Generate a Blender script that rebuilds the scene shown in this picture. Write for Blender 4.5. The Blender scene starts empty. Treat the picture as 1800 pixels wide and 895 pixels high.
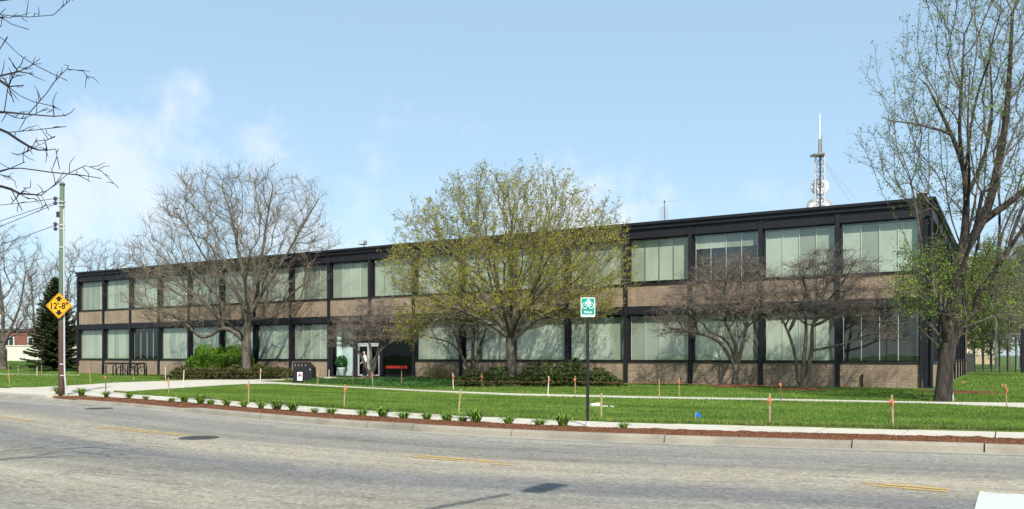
import bpy, bmesh, math, random
import numpy as np
from mathutils import Vector, Matrix

SC = bpy.context.scene
COL = SC.collection
rad = math.radians
rng = np.random.default_rng(7)
random.seed(7)

# ------------------------------------------------------------------ camera
CAM = np.array([3.35, -42.16, 1.503]); FPX = 1452.81; HOR = 625.5; YAW = 1.0308
RV = np.array([math.sin(YAW), math.cos(YAW), 0.0]); FV = np.array([-math.cos(YAW), math.sin(YAW), 0.0])
cd = bpy.data.cameras.new('camera'); cam = bpy.data.objects.new('camera', cd); COL.objects.link(cam)
cam.location = CAM; cam.rotation_euler = (rad(90), 0, math.pi / 2 - YAW)
cd.sensor_width = 36; cd.lens = 36 * FPX / 1800; cd.shift_y = (HOR - 447.5) / 1800
cd.clip_start = 0.1; cd.clip_end = 6000
SC.camera = cam

# ------------------------------------------------------------------ sun, sky, exposure
SUN_EL = 47.0; SUN_AZ = -46.0            # azimuth of the sun measured from +X towards +Y
sd = Vector((math.cos(rad(SUN_EL)) * math.cos(rad(SUN_AZ)), math.cos(rad(SUN_EL)) * math.sin(rad(SUN_AZ)), math.sin(rad(SUN_EL))))
sl = bpy.data.lights.new('sun', 'SUN'); sl.energy = 4.1; sl.angle = rad(0.55); sl.color = (1.0, 0.95, 0.86)
so = bpy.data.objects.new('sun', sl); COL.objects.link(so); so.rotation_euler = sd.to_track_quat('Z', 'Y').to_euler()
so.location = (0, -60, 60)

W = bpy.data.worlds.new('World'); SC.world = W; W.use_nodes = True
nt = W.node_tree; nt.nodes.clear()
def wn(t, **k):
    n = nt.nodes.new(t)
    for a, b in k.items(): setattr(n, a, b)
    return n
wo = wn('ShaderNodeOutputWorld'); wb = wn('ShaderNodeBackground'); sky = wn('ShaderNodeTexSky')
sky.sky_type = 'NISHITA'; sky.sun_disc = False; sky.sun_elevation = rad(SUN_EL)
sky.sun_rotation = rad(90 - SUN_AZ); sky.altitude = 0; sky.air_density = 1.0; sky.dust_density = 1.0; sky.ozone_density = 1.0
wb.inputs['Strength'].default_value = 0.14
tc = wn('ShaderNodeTexCoord'); sp = wn('ShaderNodeSeparateXYZ'); nt.links.new(tc.outputs['Generated'], sp.inputs[0])
# clouds: soft cumulus, thicker towards the horizon as clouds in perspective are
mp = wn('ShaderNodeMapping'); nt.links.new(tc.outputs['Generated'], mp.inputs[0])
mp.inputs['Scale'].default_value = (1.0, 1.0, 1.7); mp.inputs['Location'].default_value = (0.43, 0.17, 0.30)
n1 = wn('ShaderNodeTexNoise'); n1.inputs['Scale'].default_value = 3.4; n1.inputs['Detail'].default_value = 9; n1.inputs['Roughness'].default_value = 0.58
nt.links.new(mp.outputs[0], n1.inputs[0])
el = wn('ShaderNodeMapRange'); el.inputs['From Min'].default_value = 0.02; el.inputs['From Max'].default_value = 0.34
el.inputs['To Min'].default_value = 0.10; el.inputs['To Max'].default_value = -0.12; nt.links.new(sp.outputs[2], el.inputs['Value'])
ad = wn('ShaderNodeMath', operation='ADD'); nt.links.new(n1.outputs[0], ad.inputs[0]); nt.links.new(el.outputs[0], ad.inputs[1])
cr = wn('ShaderNodeMapRange', interpolation_type='SMOOTHSTEP'); cr.inputs['From Min'].default_value = 0.55; cr.inputs['From Max'].default_value = 0.72
cr.inputs['To Max'].default_value = 0.12; nt.links.new(ad.outputs[0], cr.inputs['Value'])
mixc = wn('ShaderNodeMix', data_type='RGBA'); # cumulus heaps standing over the horizon
prev = cr.outputs[0]
def dirpx(x, y):
    v = FV * FPX + RV * (x - 900) + np.array([0, 0, HOR - y]); return v / np.linalg.norm(v)
n2 = wn('ShaderNodeTexNoise'); n2.inputs['Scale'].default_value = 9; n2.inputs['Detail'].default_value = 9; n2.inputs['Roughness'].default_value = .6; nt.links.new(tc.outputs['Generated'], n2.inputs[0])
def wm(op, a, b_):
    n = wn('ShaderNodeMath', operation=op)
    for i, v in enumerate((a, b_)):
        if isinstance(v, (int, float)): n.inputs[i].default_value = v
        else: nt.links.new(v, n.inputs[i])
    return n.outputs[0]
for (x_, y_), r_, amt in (((350, 320), .13, .75), ((215, 340), .14, .62), ((470, 400), .14, .5), ((665, 275), .07, .55), ((620, 330), .07, .4), ((1000, 440), .15, .85), ((1095, 395), .06, .8), ((1340, 340), .06, .35), ((-200, 330), .16, .6), ((2000, 300), .15, .5), ((2500, 350), .2, .6), ((-900, 300), .2, .6)):
    c_ = dirpx(x_, y_); sb = wn('ShaderNodeVectorMath', operation='SUBTRACT'); nt.links.new(tc.outputs['Generated'], sb.inputs[0]); sb.inputs[1].default_value = tuple(c_)
    ml = wn('ShaderNodeVectorMath', operation='MULTIPLY'); nt.links.new(sb.outputs[0], ml.inputs[0]); ml.inputs[1].default_value = (1, 1, 1.25)
    ln = wn('ShaderNodeVectorMath', operation='LENGTH'); nt.links.new(ml.outputs[0], ln.inputs[0])
    q_ = wm('ADD', wm('SUBTRACT', 1.0, wm('DIVIDE', ln.outputs['Value'], r_)), wm('MULTIPLY', wm('SUBTRACT', n2.outputs[0], .52), 3.4))
    mr = wn('ShaderNodeMapRange', interpolation_type='SMOOTHSTEP'); mr.inputs['From Min'].default_value = .0; mr.inputs['From Max'].default_value = 1.0; mr.inputs['To Max'].default_value = amt; nt.links.new(q_, mr.inputs['Value'])
    prev = wm('MAXIMUM', prev, mr.outputs[0])
nt.links.new(prev, mixc.inputs['Factor'])
tint = wn('ShaderNodeMix', data_type='RGBA', blend_type='MIX'); tint.inputs['Factor'].default_value = .62; tint.inputs['B'].default_value = (2.25, 3.3, 4.15, 1); nt.links.new(sky.outputs[0], tint.inputs['A']); nt.links.new(tint.outputs['Result'], mixc.inputs['A']); mixc.inputs['B'].default_value = (4.5, 4.75, 5.0, 1)
nt.links.new(mixc.outputs['Result'], wb.inputs['Color']); nt.links.new(wb.outputs[0], wo.inputs[0])

vs = SC.view_settings; vs.view_transform = 'Standard'; vs.look = 'None'; vs.gamma = 1; vs.exposure = 0.62
SC.render.engine = 'CYCLES'
SC.cycles.max_bounces = 6; SC.cycles.transparent_max_bounces = 16; SC.cycles.use_denoising = True
SC.cycles.caustics_reflective = False; SC.cycles.caustics_refractive = False

# ------------------------------------------------------------------ placing helpers
def gp(x, y, z=0.0):
    D = FPX * (CAM[2] - z) / (y - HOR)
    p = CAM + FV * D + RV * D * (x - 900) / FPX; p[2] = z
    return p
def pd(x, y, D):
    p = CAM + FV * D + RV * D * (x - 900) / FPX; p[2] = CAM[2] + (HOR - y) / FPX * D
    return p
def pY(x, y, Y):
    m = (x - 900) / FPX; d = FV + RV * m; D = (Y - CAM[1]) / d[1]
    return pd(x, y, D)
def depth(p): return float((np.array(p) - CAM) @ FV)
def sstep(a, b, x):
    t = np.clip((np.asarray(x, float) - a) / (b - a), 0, 1); return t * t * (3 - 2 * t)
def hgt(X, Y=0): return 0.85 * sstep(-68, -98, X)

# ------------------------------------------------------------------ materials
MATS = {}
class NB:
    def __init__(s, name):
        s.m = bpy.data.materials.new(name); s.m.use_nodes = True; s.t = s.m.node_tree
        s.t.nodes.clear(); s.out = s.n('ShaderNodeOutputMaterial'); MATS[name] = s.m
    def n(s, t, ins=None, **k):
        n = s.t.nodes.new(t)
        for a, b in k.items(): setattr(n, a, b)
        for a, b in (ins or {}).items(): n.inputs[a].default_value = b
        return n
    def l(s, a, b): s.t.links.new(a, b)
    def co(s, kind='Object', scale=(1, 1, 1), rot=(0, 0, 0)):
        c = s.n('ShaderNodeTexCoord'); m = s.n('ShaderNodeMapping'); m.inputs['Scale'].default_value = scale; m.inputs['Rotation'].default_value = rot
        s.l(c.outputs[kind], m.inputs[0]); return m.outputs[0]
    def geo(s, scale=(1, 1, 1)):
        c = s.n('ShaderNodeNewGeometry'); m = s.n('ShaderNodeMapping'); m.inputs['Scale'].default_value = scale
        s.l(c.outputs['Position'], m.inputs[0]); return m.outputs[0]
    def noise(s, vec, scale, detail=5, rough=.55):
        n = s.n('ShaderNodeTexNoise', {'Scale': scale, 'Detail': detail, 'Roughness': rough}); s.l(vec, n.inputs['Vector']); return n.outputs[0]
    def ramp(s, fac, stops, interp='LINEAR'):
        r = s.n('ShaderNodeValToRGB'); r.color_ramp.interpolation = interp; e = r.color_ramp.elements
        while len(e) < len(stops): e.new(0.5)
        for q, (p, c) in zip(e, stops):
            q.position = p; q.color = (c, c, c, 1) if isinstance(c, (int, float)) else (*c, 1)
        s.l(fac, r.inputs[0]); return r.outputs[0]
    def mix(s, a, b, fac, mode='MIX'):
        n = s.n('ShaderNodeMix', data_type='RGBA', blend_type=mode)
        for v, k in ((a, 'A'), (b, 'B')):
            if isinstance(v, tuple): n.inputs[k].default_value = (*v, 1)
            else: s.l(v, n.inputs[k])
        if isinstance(fac, (int, float)): n.inputs['Factor'].default_value = fac
        else: s.l(fac, n.inputs['Factor'])
        return n.outputs['Result']
    def math(s, op, a, b=0.0):
        n = s.n('ShaderNodeMath', operation=op)
        for i, v in enumerate((a, b)):
            if isinstance(v, (int, float)): n.inputs[i].default_value = v
            else: s.l(v, n.inputs[i])
        return n.outputs[0]
    def bsdf(s, col, rough=.8, spec=.3, metal=0.0, bump=None, bstr=.3, bdist=.02, **k):
        b = s.n('ShaderNodeBsdfPrincipled', {'Roughness': rough if isinstance(rough, (int, float)) else .5, 'Specular IOR Level': spec, 'Metallic': metal})
        if isinstance(col, tuple): b.inputs['Base Color'].default_value = (*col, 1)
        else: s.l(col, b.inputs['Base Color'])
        if not isinstance(rough, (int, float)): s.l(rough, b.inputs['Roughness'])
        if bump is not None:
            bn = s.n('ShaderNodeBump', {'Strength': bstr, 'Distance': bdist}); s.l(bump, bn.inputs['Height']); s.l(bn.outputs[0], b.inputs['Normal'])
        for a, v in k.items(): b.inputs[a].default_value = v
        s.l(b.outputs[0], s.out.inputs[0]); return b

def simple(name, c, rough=.6, spec=.3, metal=0., var=.25, scale=6., bstr=0.0):
    """colour with a weathered, uneven tone"""
    b = NB(name); v = b.geo(); n = b.noise(v, scale, 6, .6)
    lo = tuple(x * (1 - var) for x in c); hi = tuple(min(1, x * (1 + var)) for x in c)
    col = b.ramp(n, [(.3, lo), (.7, hi)]); rr = b.ramp(n, [(.3, min(1, rough + .08)), (.7, max(.02, rough - .08))])
    b.bsdf(col, rr, spec, metal, bump=n if bstr else None, bstr=bstr); return b.m

def foliage(name, c1, c2, c3, trans=.35):
    b = NB(name); g = b.n('ShaderNodeNewGeometry')
    ri = g.outputs['Random Per Island']
    col = b.ramp(ri, [(0, c1), (.5, c2), (1, c3)])
    col = b.mix(col, b.ramp(b.noise(b.geo(), .9, 3), [(.3, .72), (.7, 1.15)]), 1.0, 'MULTIPLY')
    d = b.n('ShaderNodeBsdfDiffuse'); t = b.n('ShaderNodeBsdfTranslucent'); b.l(col, d.inputs[0]); b.l(col, t.inputs[0])
    m = b.n('ShaderNodeMixShader', {'Fac': trans}); b.l(d.outputs[0], m.inputs[1]); b.l(t.outputs[0], m.inputs[2])
    gl = b.n('ShaderNodeBsdfGlossy', {'Roughness': .45}); gl.inputs[0].default_value = (.3, .3, .28, 1)
    fr = b.n('ShaderNodeFresnel', {'IOR': 1.2}); m2 = b.n('ShaderNodeMixShader'); b.l(fr.outputs[0], m2.inputs[0]); b.l(m.outputs[0], m2.inputs[1]); b.l(gl.outputs[0], m2.inputs[2])
    b.l(m2.outputs[0], b.out.inputs[0]); return b.m

# asphalt: UV u = metres along the road, v = metres from the far kerb
b = NB('asphalt'); uv = b.co('UV'); g = b.geo()
lat = b.n('ShaderNodeSeparateXYZ'); b.l(uv, lat.inputs[0])
wob = b.math('ADD', lat.outputs[1], b.math('MULTIPLY', b.math('SUBTRACT', b.noise(b.co('UV', (.12, .35, 1)), 1.0, 3), .5), 1.0))
fac = b.math('DIVIDE', wob, 14.0)
lane = b.ramp(fac, [(0, (.30, .285, .25)), (.05, (.27, .262, .24)), (.14, (.205, .205, .20)), (.23, (.235, .228, .205)), (.285, (.325, .30, .25)),
                    (.34, (.31, .288, .245)), (.42, (.165, .17, .178)), (.52, (.25, .24, .215)), (.60, (.30, .28, .235)), (.68, (.235, .228, .21)), (.80, (.20, .2, .198)), (1, (.28, .265, .23))])
patch = b.ramp(b.noise(b.co('UV', (.10, .5, 1)), 1.4, 6, .6), [(.3, .80), (.7, 1.14)])
col = b.mix(lane, patch, 1.0, 'MULTIPLY')
agg = b.noise(g, 15, 5, .85); col = b.mix(col, b.ramp(agg, [(.34, .52), (.5, .97), (.66, 1.48)]), 1.0, 'MULTIPLY'); col = b.mix(col, (1.01, .965, .885), 1.0, 'MULTIPLY')
ag2 = b.noise(g, 7, 5, .75); col = b.mix(col, b.ramp(ag2, [(.3, .74), (.7, 1.22)]), 1.0, 'MULTIPLY')
cn = b.noise(b.co('UV', (.22, 1.6, 1)), 1.15, 7, .62)
crk = b.ramp(b.math('ABSOLUTE', b.math('SUBTRACT', cn, .5)), [(0, 1.0), (.009, 0.0)])
cmask = b.ramp(b.noise(b.co('UV', (.2, .35, 1)), 1.0, 4), [(.47, 0.0), (.58, .75)])
crk = b.math('MULTIPLY', crk, cmask)
col = b.mix(col, (.055, .052, .05), crk)
stk = b.ramp(b.noise(b.co('UV', (.045, 2.6, 1)), 1.0, 6, .65), [(.32, .87), (.68, 1.11)]); col = b.mix(col, stk, 1.0, 'MULTIPLY')
stain = b.ramp(b.noise(b.co('UV', (.35, 2.2, 1)), 1.0, 5, .65), [(.60, 0.0), (.74, .42)])
col = b.mix(col, (.12, .125, .135), stain)
tar = b.ramp(b.noise(b.co('UV', (.5, 5.0, 1)), 1.0, 4, .6), [(.69, 0.0), (.72, .7)])
col = b.mix(col, (.07, .07, .072), tar)
b.bsdf(col, .88, .25, bump=b.math('SUBTRACT', agg, b.math('MULTIPLY', crk, 1.5)), bstr=.5, bdist=.012)

def concrete(name, c, dirt=.35):
    b = NB(name); g = b.geo(); n = b.noise(g, .9, 6, .6); f = b.noise(g, 30, 3, .7)
    col = b.ramp(n, [(.28, tuple(x * (1 - dirt * .6) for x in c)), (.55, c), (.8, tuple(min(1, x * 1.08) for x in c))])
    col = b.mix(col, b.ramp(f, [(.3, .86), (.7, 1.1)]), 1.0, 'MULTIPLY')
    st = b.ramp(b.noise(g, 3.2, 6, .7), [(.60, 0.0), (.74, dirt)]); col = b.mix(col, (.17, .155, .13), st)
    b.bsdf(col, .85, .25, bump=f, bstr=.25, bdist=.006)
concrete('concrete', (.50, .462, .385), .22)
concrete('kerb_concrete', (.285, .258, .205), .6)
concrete('gutter', (.31, .29, .245), .5)

# lawn
b = NB('lawn'); g = b.geo(); n = b.noise(g, .5, 5, .6); f = b.noise(g, 20, 4, .75)
col = b.ramp(n, [(.3, (.060, .110, .022)), (.5, (.085, .145, .030)), (.72, (.12, .175, .045))])
col = b.mix(col, b.ramp(f, [(.3, .55), (.7, 1.35)]), 1.0, 'MULTIPLY')
b.bsdf(col, .9, .1, bump=f, bstr=.7, bdist=.05)
b = NB('grass'); g = b.geo(); ri = b.n('ShaderNodeNewGeometry').outputs['Random Per Island']
mow = b.ramp(b.noise(b.geo((.08, .5, 1)), 1.3, 3), [(.38, .80), (.62, 1.16)])
col = b.ramp(b.noise(g, .6, 5, .6), [(.3, (.115, .205, .036)), (.5, (.168, .275, .052)), (.72, (.24, .335, .075))])
col = b.mix(col, mow, 1.0, 'MULTIPLY'); col = b.mix(col, (.20, .20, .075), b.ramp(b.noise(b.geo((.5, 1.2, 1)), 1.1, 6, .7), [(.55, 0.0), (.75, .55)]))
col = b.mix(col, b.ramp(ri, [(0, .65), (.85, 1.2), (.93, 1.3), (1, (2.2, 1.5, 1.3))]), 1.0, 'MULTIPLY')
d = b.n('ShaderNodeBsdfDiffuse'); t = b.n('ShaderNodeBsdfTranslucent'); b.l(col, d.inputs[0]); b.l(col, t.inputs[0])
m = b.n('ShaderNodeMixShader', {'Fac': .4}); b.l(d.outputs[0], m.inputs[1]); b.l(t.outputs[0], m.inputs[2]); b.l(m.outputs[0], b.out.inputs[0])

b = NB('mulch'); g = b.geo(); f = b.noise(g, 24, 4, .75); ri = b.n('ShaderNodeNewGeometry').outputs['Random Per Island']
col = b.ramp(f, [(.3, (.045, .020, .011)), (.5, (.13, .055, .028)), (.72, (.25, .115, .06))])
col = b.mix(col, b.ramp(ri, [(0, .6), (.9, 1.35), (1, 2.6)]), 1.0, 'MULTIPLY')
b.bsdf(col, .95, .1, bump=f, bstr=.9, bdist=.04)

# tan brick, courses by world position (x+y runs along both faces)
b = NB('tan_brick'); g = b.n('ShaderNodeNewGeometry'); s = b.n('ShaderNodeSeparateXYZ'); b.l(g.outputs['Position'], s.inputs[0])
cv = b.n('ShaderNodeCombineXYZ'); b.l(b.math('ADD', s.outputs[0], s.outputs[1]), cv.inputs[0]); b.l(s.outputs[2], cv.inputs[1])
bt = b.n('ShaderNodeTexBrick', {'Scale': 1.0, 'Mortar Size': .012, 'Mortar Smooth': .3, 'Bias': 0.0, 'Brick Width': .225, 'Row Height': .0775})
bt.inputs['Color1'].default_value = (.385, .285, .205, 1); bt.inputs['Color2'].default_value = (.315, .228, .160, 1); bt.inputs['Mortar'].default_value = (.20, .165, .125, 1)
b.l(cv.outputs[0], bt.inputs['Vector'])
n = b.noise(g.outputs['Position'], .7, 5, .6); f = b.noise(g.outputs['Position'], 25, 3)
col = b.mix(bt.outputs['Color'], b.ramp(n, [(.3, .82), (.7, 1.14)]), 1.0, 'MULTIPLY'); col = b.mix(col, b.ramp(f, [(.3, .85), (.7, 1.15)]), 1.0, 'MULTIPLY')
col = b.mix(col, b.ramp(b.noise(b.geo((4, 4, .25)), 1.6, 5, .6), [(.35, .84), (.65, 1.08)]), 1.0, 'MULTIPLY')
hb = b.math('ADD', b.math('MULTIPLY', bt.outputs['Fac'], -1.0), b.math('MULTIPLY', f, .25))
b.bsdf(col, .88, .2, bump=hb, bstr=.55, bdist=.012)

# black painted steel
b = NB('black_steel'); g = b.geo(); n = b.noise(g, 1.6, 6, .65); st = b.noise(b.geo((6, 6, .35)), 2.0, 4)
col = b.ramp(n, [(.3, (.011, .011, .0145)), (.7, (.021, .021, .026))]); col = b.mix(col, b.ramp(st, [(.55, 1.0), (.8, 1.7)]), 1.0, 'MULTIPLY')
b.bsdf(col, b.ramp(n, [(.3, .62), (.7, .45)]), .25)

# window glass: clear, faintly green, mirrors the sky at grazing angles
def glass(name, tint, ior):
    b = NB(name); tr = b.n('ShaderNodeBsdfTransparent'); tr.inputs[0].default_value = (*tint, 1)
    gl = b.n('ShaderNodeBsdfGlossy', {'Roughness': .004}); gl.inputs[0].default_value = (.95, 1, .98, 1)
    wv = b.noise(b.geo(), .55, 2); bn = b.n('ShaderNodeBump', {'Strength': .06, 'Distance': .05}); b.l(wv, bn.inputs['Height']); b.l(bn.outputs[0], gl.inputs['Normal'])
    lw = b.n('ShaderNodeLayerWeight', {'Blend': .5}); f = b.math('ADD', ior, b.math('MULTIPLY', b.math('POWER', lw.outputs['Facing'], 5.0), .8 - ior))
    m = b.n('ShaderNodeMixShader'); b.l(f, m.inputs[0]); b.l(tr.outputs[0], m.inputs[1]); b.l(gl.outputs[0], m.inputs[2])
    b.l(m.outputs[0], b.out.inputs[0]); return b.m
glass('glass', (.80, .87, .80), .085)
glass('lobby_glass', (.86, .94, .92), .022)

b = NB('blind'); g = b.geo(); n = b.noise(g, .8, 3); oi = b.n('ShaderNodeObjectInfo').outputs['Random']
col = b.mix((.66, .645, .58), b.ramp(n, [(.3, .88), (.7, 1.06)]), 1.0, 'MULTIPLY'); col = b.mix(col, b.ramp(oi, [(0, .66), (.5, .95), (1, 1.10)]), 1.0, 'MULTIPLY')
b.bsdf(col, .6, .3)
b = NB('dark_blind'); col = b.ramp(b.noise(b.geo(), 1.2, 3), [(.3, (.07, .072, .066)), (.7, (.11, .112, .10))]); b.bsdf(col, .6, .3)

# bark variants
def bark(name, c1, c2, sc=9.):
    b = NB(name); v = b.geo((1, 1, .22)); n = b.noise(v, sc, 7, .68); w = b.noise(b.geo(), 1.4, 4)
    col = b.ramp(n, [(.32, c1), (.66, c2)]); col = b.mix(col, b.ramp(w, [(.3, .78), (.7, 1.2)]), 1.0, 'MULTIPLY')
    b.bsdf(col, .92, .15, bump=n, bstr=.9, bdist=.05)
bark('bark_grey', (.055, .046, .038), (.20, .17, .14))
bark('bark_dark', (.018, .015, .014), (.085, .07, .06), 7.)
bark('twig_pink', (.10, .08, .066), (.225, .185, .155), 3.)
bark('bark_olive', (.04, .036, .027), (.15, .135, .10))
bark('bark_maple', (.05, .044, .034), (.17, .148, .112))
bark('twig_tan', (.10, .082, .058), (.22, .185, .135), 3.)
bark('twig_brown', (.085, .066, .056), (.19, .155, .135), 3.)
bark('twig_black', (.016, .013, .012), (.05, .04, .036), 5.)
bark('twig_maple', (.10, .085, .055), (.20, .17, .115), 3.)
foliage('leaf_bud', (.40, .34, .045), (.34, .35, .05), (.48, .40, .06), .42)
foliage('leaf_green', (.16, .27, .035), (.22, .33, .05), (.30, .37, .06), .42)
foliage('leaf_lime', (.20, .38, .03), (.26, .45, .045), (.13, .28, .025), .4)
foliage('leaf_pale', (.22, .27, .07), (.28, .32, .09), (.17, .22, .06), .4)
foliage('leaf_juniper', (.035, .06, .018), (.075, .115, .03), (.13, .13, .045), .15)
foliage('leaf_juniper_bronze', (.05, .062, .022), (.085, .095, .03), (.15, .115, .05), .15)
foliage('leaf_spruce', (.035, .062, .030), (.075, .105, .042), (.15, .165, .062), .15)
foliage('leaf_lily', (.15, .27, .035), (.20, .33, .05), (.10, .21, .03), .35)
foliage('leaf_cover', (.035, .10, .018), (.06, .16, .03), (.09, .20, .04), .25)
foliage('leaf_house', (.03, .13, .03), (.05, .18, .04), (.025, .10, .02), .3)
foliage('leaf_dry', (.20, .16, .09), (.28, .22, .13), (.15, .13, .06), .3)

simple('wood', (.33, .24, .145), .85, .2, var=.3, scale=14)
simple('wood_dark', (.13, .09, .065), .9, .2, var=.3, scale=14)
simple('wood_white', (.62, .57, .48), .85, .2, var=.15, scale=14)
simple('orange_ribbon', (.55, .16, .085), .6, .3, var=.12)
simple('orange_ochre', (.55, .25, .08), .6, .3, var=.12)
simple('blue_flag', (.03, .20, .62), .5, .3, var=.1)
simple('black_paint', (.014, .014, .016), .38, .45, var=.3)
simple('black_plastic', (.012, .011, .015), .42, .4, var=.3)
simple('rubber', (.015, .015, .015), .85, .2)
simple('chrome', (.60, .60, .60), .28, .5, 1.0, var=.1)
simple('galvanised', (.55, .55, .54), .55, .4, .25, var=.15, scale=10)
simple('white_paint', (.74, .74, .70), .5, .4, var=.08)
simple('white_blind', (.78, .82, .78), .5, .3, var=.04)
simple('aluminium', (.66, .67, .66), .38, .5, .55, var=.08)
simple('red_vinyl', (.62, .030, .022), .4, .4, var=.12)
simple('lobby_wall', (.60, .66, .64), .8, .2, var=.05)
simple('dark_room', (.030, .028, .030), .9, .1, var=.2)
simple('office_wall', (.20, .20, .19), .9, .1, var=.1)
simple('lobby_floor', (.06, .055, .05), .35, .4, var=.2)
simple('roof_gravel', (.30, .29, .27), .95, .1, var=.25, scale=20)
simple('sign_green', (.006, .27, .19), .45, .4, var=.06)
simple('sign_white', (.82, .84, .82), .45, .4, var=.05)
simple('sign_yellow', (.72, .36, .012), .45, .4, var=.07)
simple('sign_black', (.012, .011, .010), .5, .3, var=.1)
simple('poster_red', (.55, .05, .06), .6, .3, var=.1)
simple('cast_iron', (.075, .072, .068), .7, .4, .3, var=.3, scale=20)
simple('bare_wood', (.34, .30, .25), .9, .2, var=.25, scale=14)
simple('stone_white', (.62, .60, .55), .9, .2, var=.2, scale=12, bstr=.4)
simple('insulator', (.05, .035, .06), .3, .5, var=.2)
simple('wire', (.045, .05, .055), .6, .3)
simple('skin', (.55, .34, .24), .6, .35, var=.06)
simple('hair', (.018, .012, .009), .5, .4)
simple('shirt_white', (.80, .79, .78), .8, .2, var=.05)
simple('trousers', (.025, .025, .032), .85, .2)
simple('wall_cream', (.66, .62, .53), .85, .2, var=.1, scale=2)
simple('brick_red', (.20, .085, .065), .9, .2, var=.2, scale=3)
simple('brick_tan', (.46, .36, .24), .9, .2, var=.15, scale=3)
simple('roof_dark', (.10, .09, .085), .9, .2)
simple('window_dark', (.03, .035, .04), .15, .6)
simple('dish_white', (.55, .56, .58), .5, .3, var=.06)
simple('lattice_grey', (.26, .265, .27), .5, .4, .3, var=.25, scale=8)
simple('purple_metal', (.10, .04, .12), .4, .4, .2)

b = NB('pole_paint'); g = b.n('ShaderNodeNewGeometry'); s = b.n('ShaderNodeSeparateXYZ'); b.l(g.outputs['Position'], s.inputs[0]); n = b.noise(g.outputs['Position'], 4, 6, .65)
zz = b.math('ADD', s.outputs[2], b.math('MULTIPLY', b.math('SUBTRACT', n, .5), 2.2))
col = b.ramp(b.math('DIVIDE', zz, 9.0), [(.0, (.085, .042, .036)), (.24, (.10, .05, .042)), (.34, (.10, .095, .07)), (.42, (.085, .135, .095)), (.66, (.085, .14, .098)), (.74, (.14, .14, .11)), (.84, (.09, .14, .10)), (1, (.085, .14, .10))])
b.bsdf(col, .65, .35, bump=n, bstr=.2)

def paint_mat(name, c, wear):
    b = NB(name); n = b.noise(b.geo((1, 1, 1)), 2.2, 6, .7); f = b.noise(b.geo(), 38, 3, .7)
    a = b.ramp(b.math('ADD', b.math('MULTIPLY', n, .6), b.math('MULTIPLY', f, .4)), [(wear - .05, 0.0), (wear + .05, 1.0)])
    d = b.n('ShaderNodeBsdfPrincipled', {'Roughness': .8, 'Specular IOR Level': .25}); cc = b.mix(c, b.ramp(f, [(.3, .8), (.7, 1.12)]), 1.0, 'MULTIPLY'); b.l(cc, d.inputs['Base Color'])
    t = b.n('ShaderNodeBsdfTransparent'); m = b.n('ShaderNodeMixShader'); b.l(a, m.inputs[0]); b.l(t.outputs[0], m.inputs[1]); b.l(d.outputs[0], m.inputs[2]); b.l(m.outputs[0], b.out.inputs[0])
paint_mat('yellow_line', (.50, .33, .10), .485)
paint_mat('white_line', (.50, .52, .48), .39)
paint_mat('blue_spray', (.25, .55, .55), .50)

# ------------------------------------------------------------------ mesh helpers
def link(name, me, parent=None, loc=(0, 0, 0)):
    o = bpy.data.objects.new(name, me); COL.objects.link(o); o.location = loc
    if parent is not None: o.parent = parent
    return o
def tag(o, label=None, cat=None, group=None, kind=None):
    if label: o['label'] = label
    if cat: o['category'] = cat
    if group: o['group'] = group
    if kind: o['kind'] = kind
    return o
def thing(name, label, cat, loc=(0, 0, 0), group=None, rz=0.0):
    o = bpy.data.objects.new(name, None); COL.objects.link(o); o.location = tuple(float(v) for v in loc); o.rotation_euler = (0, 0, rz)
    o.empty_display_size = .2
    return tag(o, label, cat, group)
def npmesh(name, V, F, mats, midx=None, smooth=False):
    V = np.asarray(V, np.float32); F = np.asarray(F, np.int32); k = F.shape[1]
    me = bpy.data.meshes.new(name); me.vertices.add(len(V)); me.vertices.foreach_set('co', V.ravel())
    me.loops.add(F.size); me.loops.foreach_set('vertex_index', F.ravel())
    me.polygons.add(len(F)); me.polygons.foreach_set('loop_start', np.arange(len(F), dtype=np.int32) * k)
    if midx is not None: me.polygons.foreach_set('material_index', np.asarray(midx, np.int32))
    me.polygons.foreach_set('use_smooth', np.full(len(F), bool(smooth)))
    for m in (mats if isinstance(mats, (list, tuple)) else [mats]): me.materials.append(MATS[m])
    me.update(calc_edges=True); return me

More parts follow.
